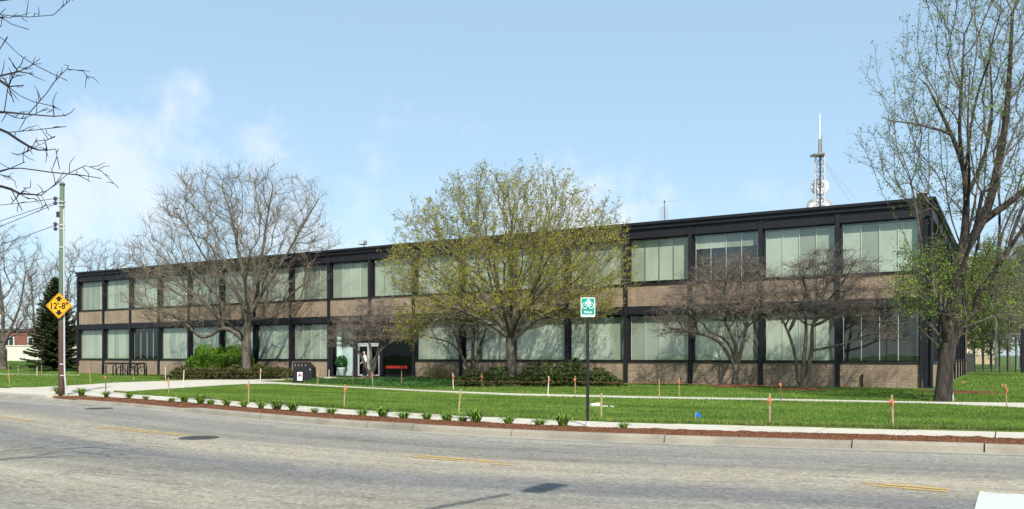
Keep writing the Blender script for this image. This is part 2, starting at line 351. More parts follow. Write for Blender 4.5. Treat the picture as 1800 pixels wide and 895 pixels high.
class MB:
    """collects shapes into one mesh"""
    def __init__(s): s.v = []; s.f = []
    def add(s, V, F):
        o = len(s.v); s.v += [tuple(float(c) for c in p) for p in V]; s.f += [tuple(i + o for i in f) for f in F]; return s
    def box(s, x0, x1, y0, y1, z0, z1):
        V = [(x0, y0, z0), (x1, y0, z0), (x1, y1, z0), (x0, y1, z0), (x0, y0, z1), (x1, y0, z1), (x1, y1, z1), (x0, y1, z1)]
        return s.add(V, [(0, 3, 2, 1), (4, 5, 6, 7), (0, 1, 5, 4), (1, 2, 6, 5), (2, 3, 7, 6), (3, 0, 4, 7)])
    def tube(s, P, r, n=8, cap=True, closed=False):
        P = [Vector(p) for p in P]; m = len(P); r = [r] * m if isinstance(r, (int, float)) else r
        V = []; F = []; u = None
        for i in range(m):
            if closed: d = P[(i + 1) % m] - P[i - 1]
            else: d = P[min(i + 1, m - 1)] - P[max(i - 1, 0)]
            d.normalize()
            if u is None: u = d.orthogonal().normalized()
            u = (u - d * u.dot(d)); u = u.normalized() if u.length > 1e-6 else d.orthogonal().normalized()
            w = d.cross(u)
            for k in range(n):
                a = 2 * math.pi * k / n; V.append(P[i] + (u * math.cos(a) + w * math.sin(a)) * r[i])
        for i in range(m if closed else m - 1):
            for k in range(n):
                j = (i + 1) % m; F.append((i * n + k, i * n + (k + 1) % n, j * n + (k + 1) % n, j * n + k))
        if cap and not closed: F.append(tuple(range(n - 1, -1, -1))); F.append(tuple((m - 1) * n + k for k in range(n)))
        return s.add(V, F)
    def lathe(s, prof, c=(0, 0, 0), n=20, axis='z'):
        V = []; F = []
        for r, z in prof:
            for k in range(n):
                a = 2 * math.pi * k / n; p = (r * math.cos(a), r * math.sin(a), z)
                if axis == 'y': p = (p[0], p[2], p[1])
                V.append((c[0] + p[0], c[1] + p[1], c[2] + p[2]))
        for i in range(len(prof) - 1):
            for k in range(n): F.append((i * n + k, i * n + (k + 1) % n, (i + 1) * n + (k + 1) % n, (i + 1) * n + k))
        F.append(tuple(range(n - 1, -1, -1))); F.append(tuple((len(prof) - 1) * n + k for k in range(n)))
        return s.add(V, F)
    def prism(s, pts, T, th):
        """outline pts (u,v) through T(u,v,w) with thickness th"""
        n = len(pts); V = [T(u, v, 0) for u, v in pts] + [T(u, v, th) for u, v in pts]
        F = [tuple(range(n)), tuple(range(2 * n - 1, n - 1, -1))] + [((i + 1) % n, i, n + i, n + (i + 1) % n) for i in range(n)]
        return s.add(V, F)
    def mesh(s, name, mat, smooth=False, bevel=0.0, org=(0, 0, 0)):
        me = bpy.data.meshes.new(name); ox, oy, oz = org
        me.from_pydata([(x - ox, y - oy, z - oz) for x, y, z in s.v], [], s.f); me.materials.append(MATS[mat])
        bm = bmesh.new(); bm.from_mesh(me); bmesh.ops.recalc_face_normals(bm, faces=bm.faces)
        if bevel: bmesh.ops.bevel(bm, geom=bm.edges[:], offset=bevel, segments=1, affect='EDGES', clamp_overlap=True)
        bm.to_mesh(me); bm.free()
        if smooth: me.polygons.foreach_set('use_smooth', [True] * len(me.polygons))
        return me
    def build(s, name, mat, parent=None, smooth=False, bevel=0.0, org=(0, 0, 0)):
        return link(name, s.mesh(name, mat, smooth, bevel, org), parent)

def struct(o): o['kind'] = 'structure'; return o

# ------------------------------------------------------------------ ground curves
_kx = np.array([-600, -120, -70, -50, -36, -32.3, -27, -21.5, -17.4, -13.65, -9.5, -5.45, -3, -.55, 1.6, 3.6, 7, 12, 30, 120, 600.])
_ky = np.array([-22.6, -22.6, -22.6, -22.8, -23.5, -23.8, -24.3, -25.05, -25.95, -26.75, -27.3, -27.35, -27.0, -26.35, -25.8, -25.3, -24.6, -24.0, -23.4, -23.2, -23.2])
_gx = np.concatenate([np.arange(-600, -80, 20), np.arange(-80, 40, .5), np.arange(40, 601, 20)])
_gy = np.interp(_gx, _kx, _ky)
def _smooth(y):
    q = y.copy()
    for _ in range(12): q[1:-1] = (q[:-2] + 2 * q[1:-1] + q[2:]) / 4
    return q
_gy = _smooth(_gy)
def KB(X): return np.interp(X, _gx, _gy)
ROAD_Z = -.20; NEAR_W = 13.0
SWO, SGO = 1.06, 2.58              # mulch / sidewalk and sidewalk / grass offsets from the kerb foot

def strip(name, mat, X, Y0, Y1, z, parent=None, ny=1, uv=False, zf=None):
    X = np.asarray(X, float); n = len(X); T = np.linspace(0, 1, ny + 1)
    V = []; UV = []
    Y0 = np.broadcast_to(Y0, n); Y1 = np.broadcast_to(Y1, n)
    for t in T:
        y = Y0 + (Y1 - Y0) * t; zz = np.full(n, z) if zf is None else zf(X, y)
        V.append(np.stack([X, y, zz], 1)); UV.append(np.stack([X, (KB(X) - y)], 1))
    V = np.concatenate(V); UV = np.concatenate(UV); F = []
    for j in range(ny):
        a = np.arange(n - 1) + j * n; F.append(np.stack([a, a + 1, a + 1 + n, a + n], 1))
    F = np.concatenate(F)
    me = npmesh(name, V, F, mat, smooth=True)
    if uv:
        l = me.uv_layers.new(name='UVMap'); l.data.foreach_set('uv', UV[F.ravel()].astype(np.float32).ravel())
    return link(name, me, parent)

# far ground sheet to the horizon
struct(strip('ground', 'lawn', np.linspace(-3000, 3000, 31), -3000, 3000, -.42, ny=20))
XR = np.concatenate([np.arange(-600, -80, 20), np.arange(-80, 40, 1.), np.arange(40, 601, 20)])
struct(strip('road', 'asphalt', XR, KB(XR) + .05, KB(XR) - NEAR_W, ROAD_Z, ny=12, uv=True))
XL = np.concatenate([np.arange(-600, -110, 20), np.arange(-110, 40, 1.), np.arange(40, 601, 20)])
struct(strip('lawn', 'lawn', XL, KB(XL) + SGO, 700., 0, ny=40, zf=lambda x, y: hgt(x)))
# cut soil edge where the turf meets the pavement
_V = np.concatenate([np.stack([XL, KB(XL) + SGO, np.full(len(XL), -.2)], 1), np.stack([XL, KB(XL) + SGO, hgt(XL) + 0 * XL], 1)]); _a = np.arange(len(XL) - 1)
struct(link('turf_edge', npmesh('turf_edge', _V, np.stack([_a, _a + 1, _a + 1 + len(XL), _a + len(XL)], 1), 'lawn')))
XS = np.concatenate([np.arange(-600, -80, 20), np.arange(-80, -28.4, 1.)])
# concrete gutter pan along the kerb, a hair above the asphalt
gx = np.arange(-80, 40, .8)
struct(strip('gutter_pan', 'gutter', gx, KB(gx) + .03, KB(gx) - .32, ROAD_Z + .005))

# pavement in separate slabs
_sx = np.arange(-80, 40.1, 1.)
pav = struct(strip('sidewalk', 'kerb_concrete', _sx, KB(_sx) + SWO + .02, KB(_sx) + SGO + .03, -.075))
def quadslab(xa, xb, fa, fb, z0, z1, gap=.012, bev=.012):
    xa += gap; xb -= gap; m = MB(); xs = np.linspace(xa, xb, 4); A = [(x, fa(x)) for x in xs]; B = [(x, fb(x)) for x in xs[::-1]]
    P = A + B; return m.prism(P, lambda u, v, w: (u, v, z0 + w * (z1 - z0)), 1.0)
x = -79.
while x < 39:
    L = 1.55; mid = x + L / 2
    # the walk widens into the driveway apron between X -37 and -28
    sl_ = quadslab(x, x + L, lambda X: KB(X) + SWO + (-.78 * (1 - sstep(-29.0, -28.0, X))), lambda X: KB(X) + SGO, -.16, -.028 + rng.normal(0, .003))
    sl_.build('slab', 'concrete', pav)
    x += L
# kerb stones with joints; dropped kerb at the driveway
kerb = struct(strip('kerb', 'kerb_concrete', _sx, KB(_sx) + .02, KB(_sx) + .15, -.19))
def kerb_top(X): return -.05 - .055 * (1 - sstep(-18.6, -17.4, X))
joints = [-80, -70, -60, -52, -45, -40, -35, -30, -26, -22, -17.4, -13.8, -9.6, -8.2, -5.6, -2.4, .9, 3.0, 6, 9, 13, 18, 24, 31, 40]
for a, c in zip(joints[:-1], joints[1:]):
    m = MB(); xs = np.linspace(a + .012, c - .012, max(3, int((c - a) / .4))); V = []; F = []; j1, j2 = rng.normal(0, .006, 2)
    for i, X in enumerate(xs):
        y = float(KB(X)); zt = float(kerb_top(X)) + j1 + j2 * (i / len(xs)); w = .17
        ch = rng.uniform(0, .018) if rng.random() < .3 else 0
        V += [(X, y + .0, ROAD_Z - .03), (X, y + .035, zt - .045 - ch), (X, y + .055 + ch, zt - .012), (X, y + .085, zt), (X, y + w + .03, zt), (X, y + w + .03, ROAD_Z - .03)]
    for i in range(len(xs) - 1):
        for k in range(5): p = i * 6 + k; F.append((p, p + 1, p + 7, p + 6))
    F.append((0, 1, 2, 3, 4, 5)); q = (len(xs) - 1) * 6; F.append((q + 5, q + 4, q + 3, q + 2, q + 1, q))
    m.add(V, F); m.build('kerb_stone', 'kerb_concrete', kerb)
# near side of the street
struct(strip('near_kerb', 'kerb_concrete', XR, KB(XR) - NEAR_W + .02, KB(XR) - NEAR_W - .2, -.06))
struct(strip('near_sidewalk', 'concrete', XR, KB(XR) - NEAR_W - .19, KB(XR) - NEAR_W - 3.5, -.056))
struct(strip('near_lawn', 'lawn', XR, KB(XR) - NEAR_W - 3.49, KB(XR) - NEAR_W - 200, -.05, ny=4))

def poly_sheet(name, mat, pts, z, mid=None):
    m = MB(); m.prism([(float(p[0]), float(p[1])) for p in pts], lambda u, v, w: (u, v, z + float(hgt(u)) - w), .16)
    return struct(m.build(name, mat))
# entrance walk: from the kerb straight up to the doors
walk = [(-36.9, KB(-36.9) + SGO - .02), (-36.0, -20.4), (-37.2, -17.5), (-39.3, -14.0), (-39.6, -10.6), (-39.3, -6), (-39.5, -1.6), (-36.8, -.9), (-29.0, -.5), (-29.0, -2.4), (-35.0, -3.3), (-35.2, -7.9),
        (-30.2, -9.6), (-31.4, -11.6), (-31.2, -13.2), (-29.3, -18.2), (-27.6, KB(-27.6) + SGO + .15), (-26.8, KB(-26.8) + SGO - .02)]
poly_sheet('entrance_walk', 'concrete', walk, .014)
pn = [(-31.3, -10.6), (-23.4, -12.84), (-18, -14.4), (-12.6, -15.45), (-8, -14.9), (-3.5, -14.05), (1.3, -13.4), (3.7, -14.3), (8, -14.6), (30, -14.6)]
pf = [(30, -11.2), (8, -11.2), (3.8, -11.4), (1.3, -12.25), (-3.8, -12.95), (-8, -13.7), (-13.5, -14.1), (-18.6, -13.3), (-24.4, -11.7), (-30.9, -9.5)]
path = poly_sheet('garden_path', 'concrete', pn + pf, .018)
a0, a1, a2, a3 = pd(-60, 0, 66), pd(139, 0, 62.5), pd(139, 0, 65), pd(-60, 0, 69.)
poly_sheet('side_path', 'concrete', [a0[:2], a1[:2], a2[:2], a3[:2]], .016)

def inpoly(P, poly):
    x, y = P[:, 0], P[:, 1]; r = np.zeros(len(P), bool); n = len(poly)
    for i in range(n):
        (x1, y1), (x2, y2) = poly[i][:2], poly[i - 1][:2]
        c = ((y1 > y) != (y2 > y)) & (x < (x2 - x1) * (y - y1) / (y2 - y1 + 1e-12) + x1); r ^= c
    return r

# mulch strip between kerb and pavement
mx = np.arange(-28.2, 40, .12); V = []; rows = 9
for j in range(rows):
    t = j / (rows - 1); w0 = sstep(-28.2, -27.0, mx)
    inner = KB(mx) + .19; outer = KB(mx) + SWO + .02 + rng.normal(0, .02, len(mx))
    outer = inner + (outer - inner) * (.15 + .85 * sstep(-28.2, -22.5, mx))
    zin = -.06 - .055 * (1 - sstep(-18.6, -17.4, mx)); zz = zin * (1 - t) - .035 * t + .045 * math.sin(math.pi * t) ** .6 * w0 + rng.normal(0, .010, len(mx)) * (0 < j < rows - 1)
    V.append(np.stack([mx, inner + (outer - inner) * t, zz], 1))
V = np.concatenate(V); n = len(mx); a = (np.arange(n - 1)[None] + (np.arange(rows - 1) * n)[:, None]).ravel(); F = np.stack([a, a + 1, a + 1 + n, a + n], 1)
struct(link('mulch_bed', npmesh('mulch_bed', V, F, 'mulch', smooth=False)))

def blades(P, h, w, lean, curl=0.0, seed=0, two=False):
    """upright blades at P (n,3)"""
    r = np.random.default_rng(seed); n = len(P); a = r.uniform(0, 2 * np.pi, n); hh = h * r.uniform(.6, 1.3, n); l = lean * r.uniform(0, 1, n); b = r.uniform(0, 2 * np.pi, n)
    s = np.stack([np.cos(a), np.sin(a), 0 * a], 1) * (w * r.uniform(.7, 1.3, n))[:, None] * .5
    tip = P + np.stack([np.cos(b) * l * hh, np.sin(b) * l * hh, hh], 1)
    V = np.stack([P - s, P + s, tip], 1).reshape(-1, 3); return V, np.arange(3 * n).reshape(-1, 3)
def leaves(P, size, seed=0, up=0.0, aspect=.55):
    """random small diamond leaves centred on P"""
    r = np.random.default_rng(seed); n = len(P); d = r.normal(size=(n, 3)); d[:, 2] += up; d /= np.linalg.norm(d, axis=1)[:, None]
    q = r.normal(size=(n, 3)); s = np.cross(d, q); s /= np.linalg.norm(s, axis=1)[:, None] + 1e-9
    L = (size * r.uniform(.6, 1.4, n))[:, None]
    V = np.stack([P - d * L * .5, P + s * L * aspect * .5, P + d * L * .5, P - s * L * aspect * .5], 1).reshape(-1, 3)
    return V, np.arange(4 * n).reshape(-1, 4)

# mulch chips
n = 9000; X = rng.uniform(-27.5, 12, n); t = rng.uniform(.05, .98, n); ww = .2 + .8 * sstep(-28.2, -22.5, X); Yc = KB(X) + .2 + (SWO - .2) * t * ww
zin = -.06 - .055 * (1 - sstep(-18.6, -17.4, X)); Pm = np.stack([X, Yc, zin * (1 - t) - .035 * t + .045 * np.sin(np.pi * t) ** .6 + rng.uniform(-.005, .012, n)], 1)
V, F = leaves(Pm, .05, 3, 0, .4); V[:, 2] = np.repeat(Pm[:, 2], 4) + (V[:, 2] - np.repeat(Pm[:, 2], 4)) * .4; tag(link('mulch_chips', npmesh('mulch_chips', V, F, 'mulch')), 'loose red brown bark chips strewn over the street strip', 'mulch', kind='stuff')

# mounded mulch rings and the bed by the doors
def mound(name, c, r, h, parent=None):
    V = []; F = []; n = 28; ph = rng.uniform(0, 6)
    R = [0, .3, .6, .85, 1.0]; Z = [1, .9, .6, .22, -.05]
    for q, z in zip(R, Z):
        for k in range(n):
            a = 2 * math.pi * k / n; rr = r * q * (1 + .12 * math.sin(3 * a + ph) + rng.normal(0, .03)); V.append((c[0] + rr * math.cos(a), c[1] + rr * math.sin(a), .012 + h * z + (rng.normal(0, .01) if q < 1 else 0)))
    for i in range(4):
        for k in range(n): F.append((i * n + k, i * n + (k + 1) % n, (i + 1) * n + (k + 1) % n, (i + 1) * n + k))
    m = MB().add(V, F); return struct(m.build(name, 'mulch'))
T2B = gp(900, 678); T3B = gp(1657, 706); T4B = gp(1292, 678.5); T5B = gp(1411, 685)
T4B[1] = -2.2; T4B[:2] = pY(1292, 0, -2.2)[:2]
for c, r in ((T2B, 1.5), (T4B, 1.25), (T5B, 1.25)): mound('mulch_ring', c, r, .10)
p = gp(1690, 690); mound('mulch_ring', (p[0], p[1]), 1.7, .05)

cover_poly = [(-33.2, -7.4), (-29, -9.0), (-23.5, -10.6), (-19.8, -11.6), (-19.2, -6), (-21, -1.4), (-28.6, -1.2), (-28.9, -3.1), (-33.0, -4.6)]
# lawn grass: one mass nobody could count; denser where the lawn is close
def lawn_points(n, x0, x1, y0f, y1, seed):
    r = np.random.default_rng(seed); X = r.uniform(x0, x1, n); lo = y0f(X); Y = lo + (y1 - lo) * r.uniform(0, 1, n)
    P = np.stack([X, Y, hgt(X)], 1)
    k = ~inpoly(P, walk) & ~inpoly(P, pn + pf) & ~inpoly(P, cover_poly) & ~((Y > -.35) & (X < .8) & (X > -66.5))
    for c, rr in ((T2B, 1.45), (T4B, 1.2), (T5B, 1.2)): k &= (X - c[0]) ** 2 + (Y - c[1]) ** 2 > rr * rr
    return P[k]
edge = lambda X: KB(X) + SGO + .01 + .05 * np.sin(X * 3.1) * np.sin(X * 1.3)
P1 = lawn_points(150000, -28.5, 9, edge, -13.5, 1)
P2 = lawn_points(120000, -30, 14, lambda X: -14.5 + 0 * X, -.4, 2)
P3 = lawn_points(70000, -64, -35.5, lambda X: KB(X) + SGO, -.4, 3)
P4 = lawn_points(50000, -100, -62, lambda X: -16 + 0 * X, 26, 4)
P5 = lawn_points(50000, .8, 30, lambda X: -1 + 0 * X, 42, 5)
V1, F1 = blades(np.concatenate([P1]), .048, .020, .8, seed=11); V2, F2 = blades(np.concatenate([P2, P3]), .052, .030, .8, seed=12); V3, F3 = blades(np.concatenate([P4, P5]), .07, .045, .8, seed=13)
# taller fringe along the pavement edge
X = rng.uniform(-28, 12, 9000); Pe = np.stack([X, edge(X) + np.abs(rng.normal(0, .05, 9000)), 0 * X], 1); V4, F4 = blades(Pe, .095, .02, .9, seed=14)
VV = np.concatenate([V1, V2, V3, V4]); FF = np.arange(len(VV)).reshape(-1, 3)
tag(link('grass', npmesh('grass', VV, FF, 'grass')), 'short mown green grass covering the lawns', 'grass', kind='stuff')

X = rng.uniform(-6, 12, 7000); X = X[rng.uniform(size=7000) < sstep(-6, 2, X) * .9 + .1]; Pe = np.stack([X, edge(X) + np.abs(rng.normal(0, .16, len(X))), 0 * X], 1); V, F = blades(Pe, .07, .016, 1.4, seed=15)
tag(link('dry_grass', npmesh('dry_grass', V, F, 'leaf_dry')), 'dry straw coloured grass fringe along the pavement edge', 'grass', kind='stuff')

# ------------------------------------------------------------------ the office building
BAY = 3.66; NB_ = 18; XL0 = -BAY * NB_; XR0 = .42; DEP = 37.0
ZR, ZH, ZUS, ZBT, ZBB, ZLS = 8.74, 7.885, 5.377, 4.204, 3.761, 1.191
BL = thing('office_building', 'long two storey black steel and tan brick office building with green tinted windows', 'building', (XL0 / 2, 0, 0))
BO = (XL0 / 2, 0, 0)
def bpart(m, name, mat, parent=BL, bevel=0.0, smooth=False): return m.build(name, mat, parent, smooth, bevel, BO)
bpart(MB().box(XL0 - .05, XR0 - .02, .0, .24, ZH, 8.38), 'fascia', 'black_steel')
co = MB().box(XL0 - .16, XR0 + .10, -.10, .24, 8.383, 8.47); co.box(XL0 - .12, XR0 + .06, -.06, .24, 8.471, 8.60); co.box(XL0 - .20, XR0 + .15, -.15, .26, 8.601, ZR)
bpart(co, 'cornice', 'black_steel')
bpart(MB().box(XL0 - .05, -.12, .004, .24, ZBB, ZBT), 'spandrel_beam', 'black_steel')
sc_ = MB().box(XR0 - .24, XR0 - .02, .262, DEP, ZH, 8.38); bpart(sc_, 'side_fascia', 'black_steel')
co = MB().box(XR0 - .24, XR0 + .10, .262, DEP + .1, 8.383, 8.47); co.box(XR0 - .24, XR0 + .06, .262, DEP + .06, 8.471, 8.60); co.box(XR0 - .26, XR0 + .15, .262, DEP + .15, 8.601, ZR); bpart(co, 'side_cornice', 'black_steel')
bpart(MB().box(XR0 - .24, XR0 - .024, .46, DEP, ZBB, ZBT), 'side_spandrel_beam', 'black_steel')
bpart(MB().box(XL0, XR0 - .3, .26, DEP, 8.40, 8.52), 'roof', 'roof_gravel')
bpart(MB().box(XL0 - .05, XL0 + .2, .26, DEP, -.3, 8.38), 'end_wall', 'tan_brick')
bpart(MB().box(XL0 + .2, XR0 - .02, DEP - .3, DEP - .02, -.3, 8.38), 'rear_wall', 'tan_brick')
bpart(MB().box(XL0 + .2, XR0 - .3, .40, DEP - .3, -.3, .02), 'ground_slab', 'lobby_floor')
bpart(MB().box(XL0 + .2, XR0 - .3, .40, DEP - .3, 3.80, 4.10), 'upper_slab', 'office_wall')
bpart(MB().box(XL0 + .2, XR0 - 5, 5.4, 5.55, .02, 3.8), 'inner_wall', 'office_wall')
bpart(MB().box(XL0 + .2, XR0 - 5, 5.4, 5.55, 4.1, 8.4), 'inner_wall', 'office_wall')
# window bays ------------------------------------------------------
WW = BAY - .20
def win_meshes(h):
    fr = MB(); t = .048
    fr.box(0, WW, -.06, .05, 0, t); fr.box(0, WW, -.06, .05, h - t, h); fr.box(0, t, -.06, .05, t + .001, h - t - .001); fr.box(WW - t, WW, -.06, .05, t + .001, h - t - .001)
    fr.box(-.02, WW + .02, -.20, -.061, -.035, .045)
    pane = MB().add([(t - .01, 0, t - .01), (WW - t + .01, 0, t - .01), (WW - t + .01, 0, h - t + .01), (t - .01, 0, h - t + .01)], [(0, 1, 2, 3)])
    def slats(ang, w0, w1, z0, z1):
        m = MB(); p = .043; s = .052; n = int((z1 - z0) / p); c, d = math.cos(ang) * s / 2, math.sin(ang) * s / 2
        for k in range(n):
            z = z0 + (k + .5) * p; m.add([(w0, .13 - c, z - d), (w1, .13 - c, z - d), (w1, .13 + c, z + d), (w0, .13 + c, z + d)], [(0, 1, 2, 3)])
        return m
    q = (WW - .24) / 4
    bars = MB().box(-.014, .014, .075, .090, .09, h - .09)
    return dict(frame=fr.mesh('window', 'black_steel'), pane=pane.mesh('pane', 'glass'), blind=slats(rad(68), .004, q - .004, .10, h - .09).mesh('blind', 'blind'),
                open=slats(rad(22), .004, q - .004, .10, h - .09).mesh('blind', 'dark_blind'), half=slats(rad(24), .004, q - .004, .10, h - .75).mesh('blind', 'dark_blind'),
                raised=slats(rad(66), .004, q - .004, .22, h - .09).mesh('blind', 'blind'), rolled=slats(rad(60), .004, q - .004, h - .75, h - .09).mesh('blind', 'blind'), bar=bars.mesh('bar', 'white_blind'), bard=bars.mesh('bar', 'lattice_grey'), q=q)
WM = {'u': win_meshes(ZH - ZUS), 'l': win_meshes(ZBB - ZLS)}
def window(kind, loc, rz, blind='blind', bars='bar'):
    M = WM[kind]; w = link('window', M['frame'], BL); w.location = (loc[0] - BO[0], loc[1] - BO[1], loc[2] - BO[2]); w.rotation_euler = (0, 0, rz)
    link('pane', M['pane'], w)
    for k in range(4):
        names = {'half': ['half', 'rolled'], 'none': []}.get(blind, [blind])
        for nme in names: link('blind', M[nme], w, (.12 + k * M['q'], 0, 0))
    for k in range(5 if bars == 'bar' else 4):
        link('bar', M[bars], w, (.125 + k * (WW - .25) / 4, 0, 0))
    return w
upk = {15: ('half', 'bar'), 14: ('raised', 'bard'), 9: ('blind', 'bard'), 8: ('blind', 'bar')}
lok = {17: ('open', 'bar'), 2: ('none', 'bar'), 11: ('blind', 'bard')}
for i in range(NB_):
    x0 = XL0 + i * BAY + .10
    window('u', (x0, .20, ZUS), 0, *upk.get(i, ('blind', 'bar' if i % 3 else 'bard')))
    if i not in (8, 9): window('l', (x0, .20, ZLS), 0, *lok.get(i, ('blind', 'bar')))
bm_l = MB().box(.0, WW, .0, .22, 0, ZLS - .036).mesh('brick_panel', 'tan_brick'); bm_u = MB().box(0, WW, 0, .22, 0, ZUS - .036 - ZBT - .002).mesh('brick_panel', 'tan_brick')
for i in range(NB_):
    x0 = XL0 + i * BAY + .10
    link('brick_panel', bm_u, BL, (x0 - BO[0], .06, ZBT + .002))
    if i not in (8, 9): link('brick_panel', bm_l, BL, (x0 - BO[0], .06, 0))
# projecting steel mullions, one between every two bays
mu = MB(); mu.box(-.10, .10, -.045, -.02, -.1, 8.30); mu.box(-.022, .022, -.0199, .12, -.1, 8.30); mu.box(-.099, .099, .121, .28, -.1, ZH - .002)
mum = mu.mesh('mullion', 'black_steel')
for i in range(0, NB_):
    if i != 9: link('mullion', mum, BL, (XL0 + i * BAY - BO[0], 0, 0))
# over the entrance the middle mullion stops at the beam
mu = MB(); mu.box(-.10, .10, -.045, -.02, ZBB - .1, 8.30); mu.box(-.022, .022, -.0199, .12, ZBB, 8.30); mu.box(-.099, .099, .121, .28, ZBT, ZH - .002); link('mullion', mu.mesh('mullion', 'black_steel'), BL, (XL0 + 9 * BAY - BO[0], 0, 0))
# re-entrant steel corner
cc = MB(); cc.box(-.10, .06, -.045, -.015, -.1, 8.38); cc.box(-.06, .02, -.0149, .2, -.1, 8.38); cc.box(.0601, .34, .10, .30, -.1, 8.38); cc.box(.34, .40, -.02, .06, -.1, 8.38); cc.box(.3401, .42, .061, .45, -.1, 8.38); cc.box(-.099, .059, .201, .40, -.1, 8.38)
bpart(cc, 'corner_column', 'black_steel')
cc = MB(); cc.box(-.14, .45, -.09, .46, -.1, .10); bpart(cc, 'column_base', 'black_steel')
# side elevation, 10 bays
for k in range(9):
    y0 = .50 + k * BAY + .3
    window('u', (XR0 - .20, y0, ZUS), math.pi / 2); window('l', (XR0 - .20, y0, ZLS), math.pi / 2, 'blind')
    for zz, me in ((0, bm_l), (ZBT + .002, bm_u)):
        p = link('brick_panel', me, BL, (XR0 - .06 - BO[0], y0, zz)); p.rotation_euler = (0, 0, math.pi / 2)
    p = link('mullion', mum, BL, (XR0 - BO[0], y0 + WW + .10, 0)); p.rotation_euler = (0, 0, math.pi / 2)
bpart(MB().box(XR0 - .3, XR0 - .1, .50 + 9 * BAY + .42, DEP - .02, 0, ZH), 'side_end_wall', 'tan_brick')
# entrance ---------------------------------------------------------
def qpane(a, c, z0, z1, y=.21): return MB().add([(a, y, z0), (c, y, z0), (c, y, z1), (a, y, z1)], [(0, 1, 2, 3)])
def fx(px, Y=.2): return float(pY(px, 600, Y)[0])
e0, e1 = XL0 + 8 * BAY + .1, XL0 + 10 * BAY - .1
xa, xb, xc, xd = fx(622), fx(629), fx(668), fx(673)
zt = ZBB - .01
fr = MB(); fr.box(e0, e1, .15, .27, .03, .16); fr.box(e0, e1, .15, .27, zt - .09, zt); fr.box(xa, xb, .14, .28, .0, zt); fr.box(xc, xd, .14, .28, .0, zt); fr.box(e0, e0 + .07, .15, .27, .161, zt - .091); fr.box(e1 - .09, e1, .15, .27, .161, zt - .091)
ef = bpart(fr, 'entrance_frame', 'black_steel'); ef['label'] = 'black steel frame of the glazed entrance'
for a_, b_ in ((e0 + .06, xa + .01), (xd - .01, e1 - .08)):
    m = qpane(a_, b_, .15, zt - .08); p = m.mesh('pane', 'lobby_glass', org=BO); link('pane', p, ef)
m = qpane(xb - .01, xc + .01, 2.34, zt - .08); link('pane', m.mesh('pane', 'lobby_glass', org=BO), ef)
bar = MB().box(xb, xc, .17, .25, 2.27, 2.35); link('transom', bar.mesh('transom', 'aluminium', org=BO), ef)
dm = (xb + xc) / 2
for a_, b_, hx in ((xb + .01, dm - .01, dm - .12), (dm + .01, xc - .01, dm + .08)):
    d = MB(); d.box(a_, a_ + .11, .18, .24, .05, 2.26); d.box(b_ - .11, b_, .18, .24, .05, 2.26); d.box(a_ + .111, b_ - .111, .18, .24, .05, .26); d.box(a_ + .111, b_ - .111, .18, .24, 2.13, 2.26)
    do = bpart(d, 'door', 'aluminium'); link('pane', qpane(a_ + .10, b_ - .10, .25, 2.14).mesh('pane', 'lobby_glass', org=BO), do)
    link('handle', MB().tube([(hx, .18, .9), (hx, .13, .92), (hx, .13, 1.28), (hx, .18, 1.3)], .016, 6).mesh('handle', 'chrome', org=BO), do)
st = MB().box(e0 - .2, e1 + .1, -.75, .14, -.1, .055); bpart(st, 'doorstep', 'concrete', bevel=.01)
bpart(MB().box(e0 - .3, fx(627, 1.05), 1.05, 1.15, .02, 3.8), 'lobby_partition', 'lobby_wall')
bpart(MB().add([(e0 + .08, .62, .02), (e0 + .72, .62, .02), (e0 + .40, .62, 3.7), (e0 + .08, .62, 3.7)], [(0, 1, 2, 3)]), 'lobby_curtain', 'white_blind')
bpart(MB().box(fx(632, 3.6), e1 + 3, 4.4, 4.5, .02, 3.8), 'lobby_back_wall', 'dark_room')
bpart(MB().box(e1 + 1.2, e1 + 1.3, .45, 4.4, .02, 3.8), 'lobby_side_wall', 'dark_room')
# things on the roof ----------------------------------------------
def fl_thing(name, label, cat, loc, group=None): return thing(name, label, cat, loc, group)
t = thing('flood_light', 'grey flood light clamped to the roof edge above the entrance', 'light', (fx(641, 0), -.05, ZR))
MB().tube([(0, 0, 0), (0, 0, .16)], .03, 6).build('bracket', 'lattice_grey', t); MB().box(-.28, .22, -.28, .08, .14, .40).build('housing', 'lattice_grey', t, bevel=.03); MB().box(-.24, .18, -.287, -.281, .17, .37).build('lens', 'dish_white', t)
t = thing('flood_light', 'small dark flood light at the far end of the roof beside the spruce', 'light', (XL0 - .1, -.1, ZR))
MB().tube([(0, 0, -.02), (-.25, -.1, .06)], .035, 6).build('bracket', 'black_steel', t); MB().box(-.62, -.2, -.3, .1, .02, .22).build('housing', 'lattice_grey', t, bevel=.03)
t = thing('roof_box', 'small dark box with pale lid on the roof corner behind the leafing tree', 'roof box', (-.02, .12, ZR))
MB().box(-.2, .22, -.16, .2, 0, .20).build('housing', 'black_steel', t, bevel=.01); MB().box(-.22, .24, -.18, .22, .201, .27).build('lid', 'galvanised', t, bevel=.01)
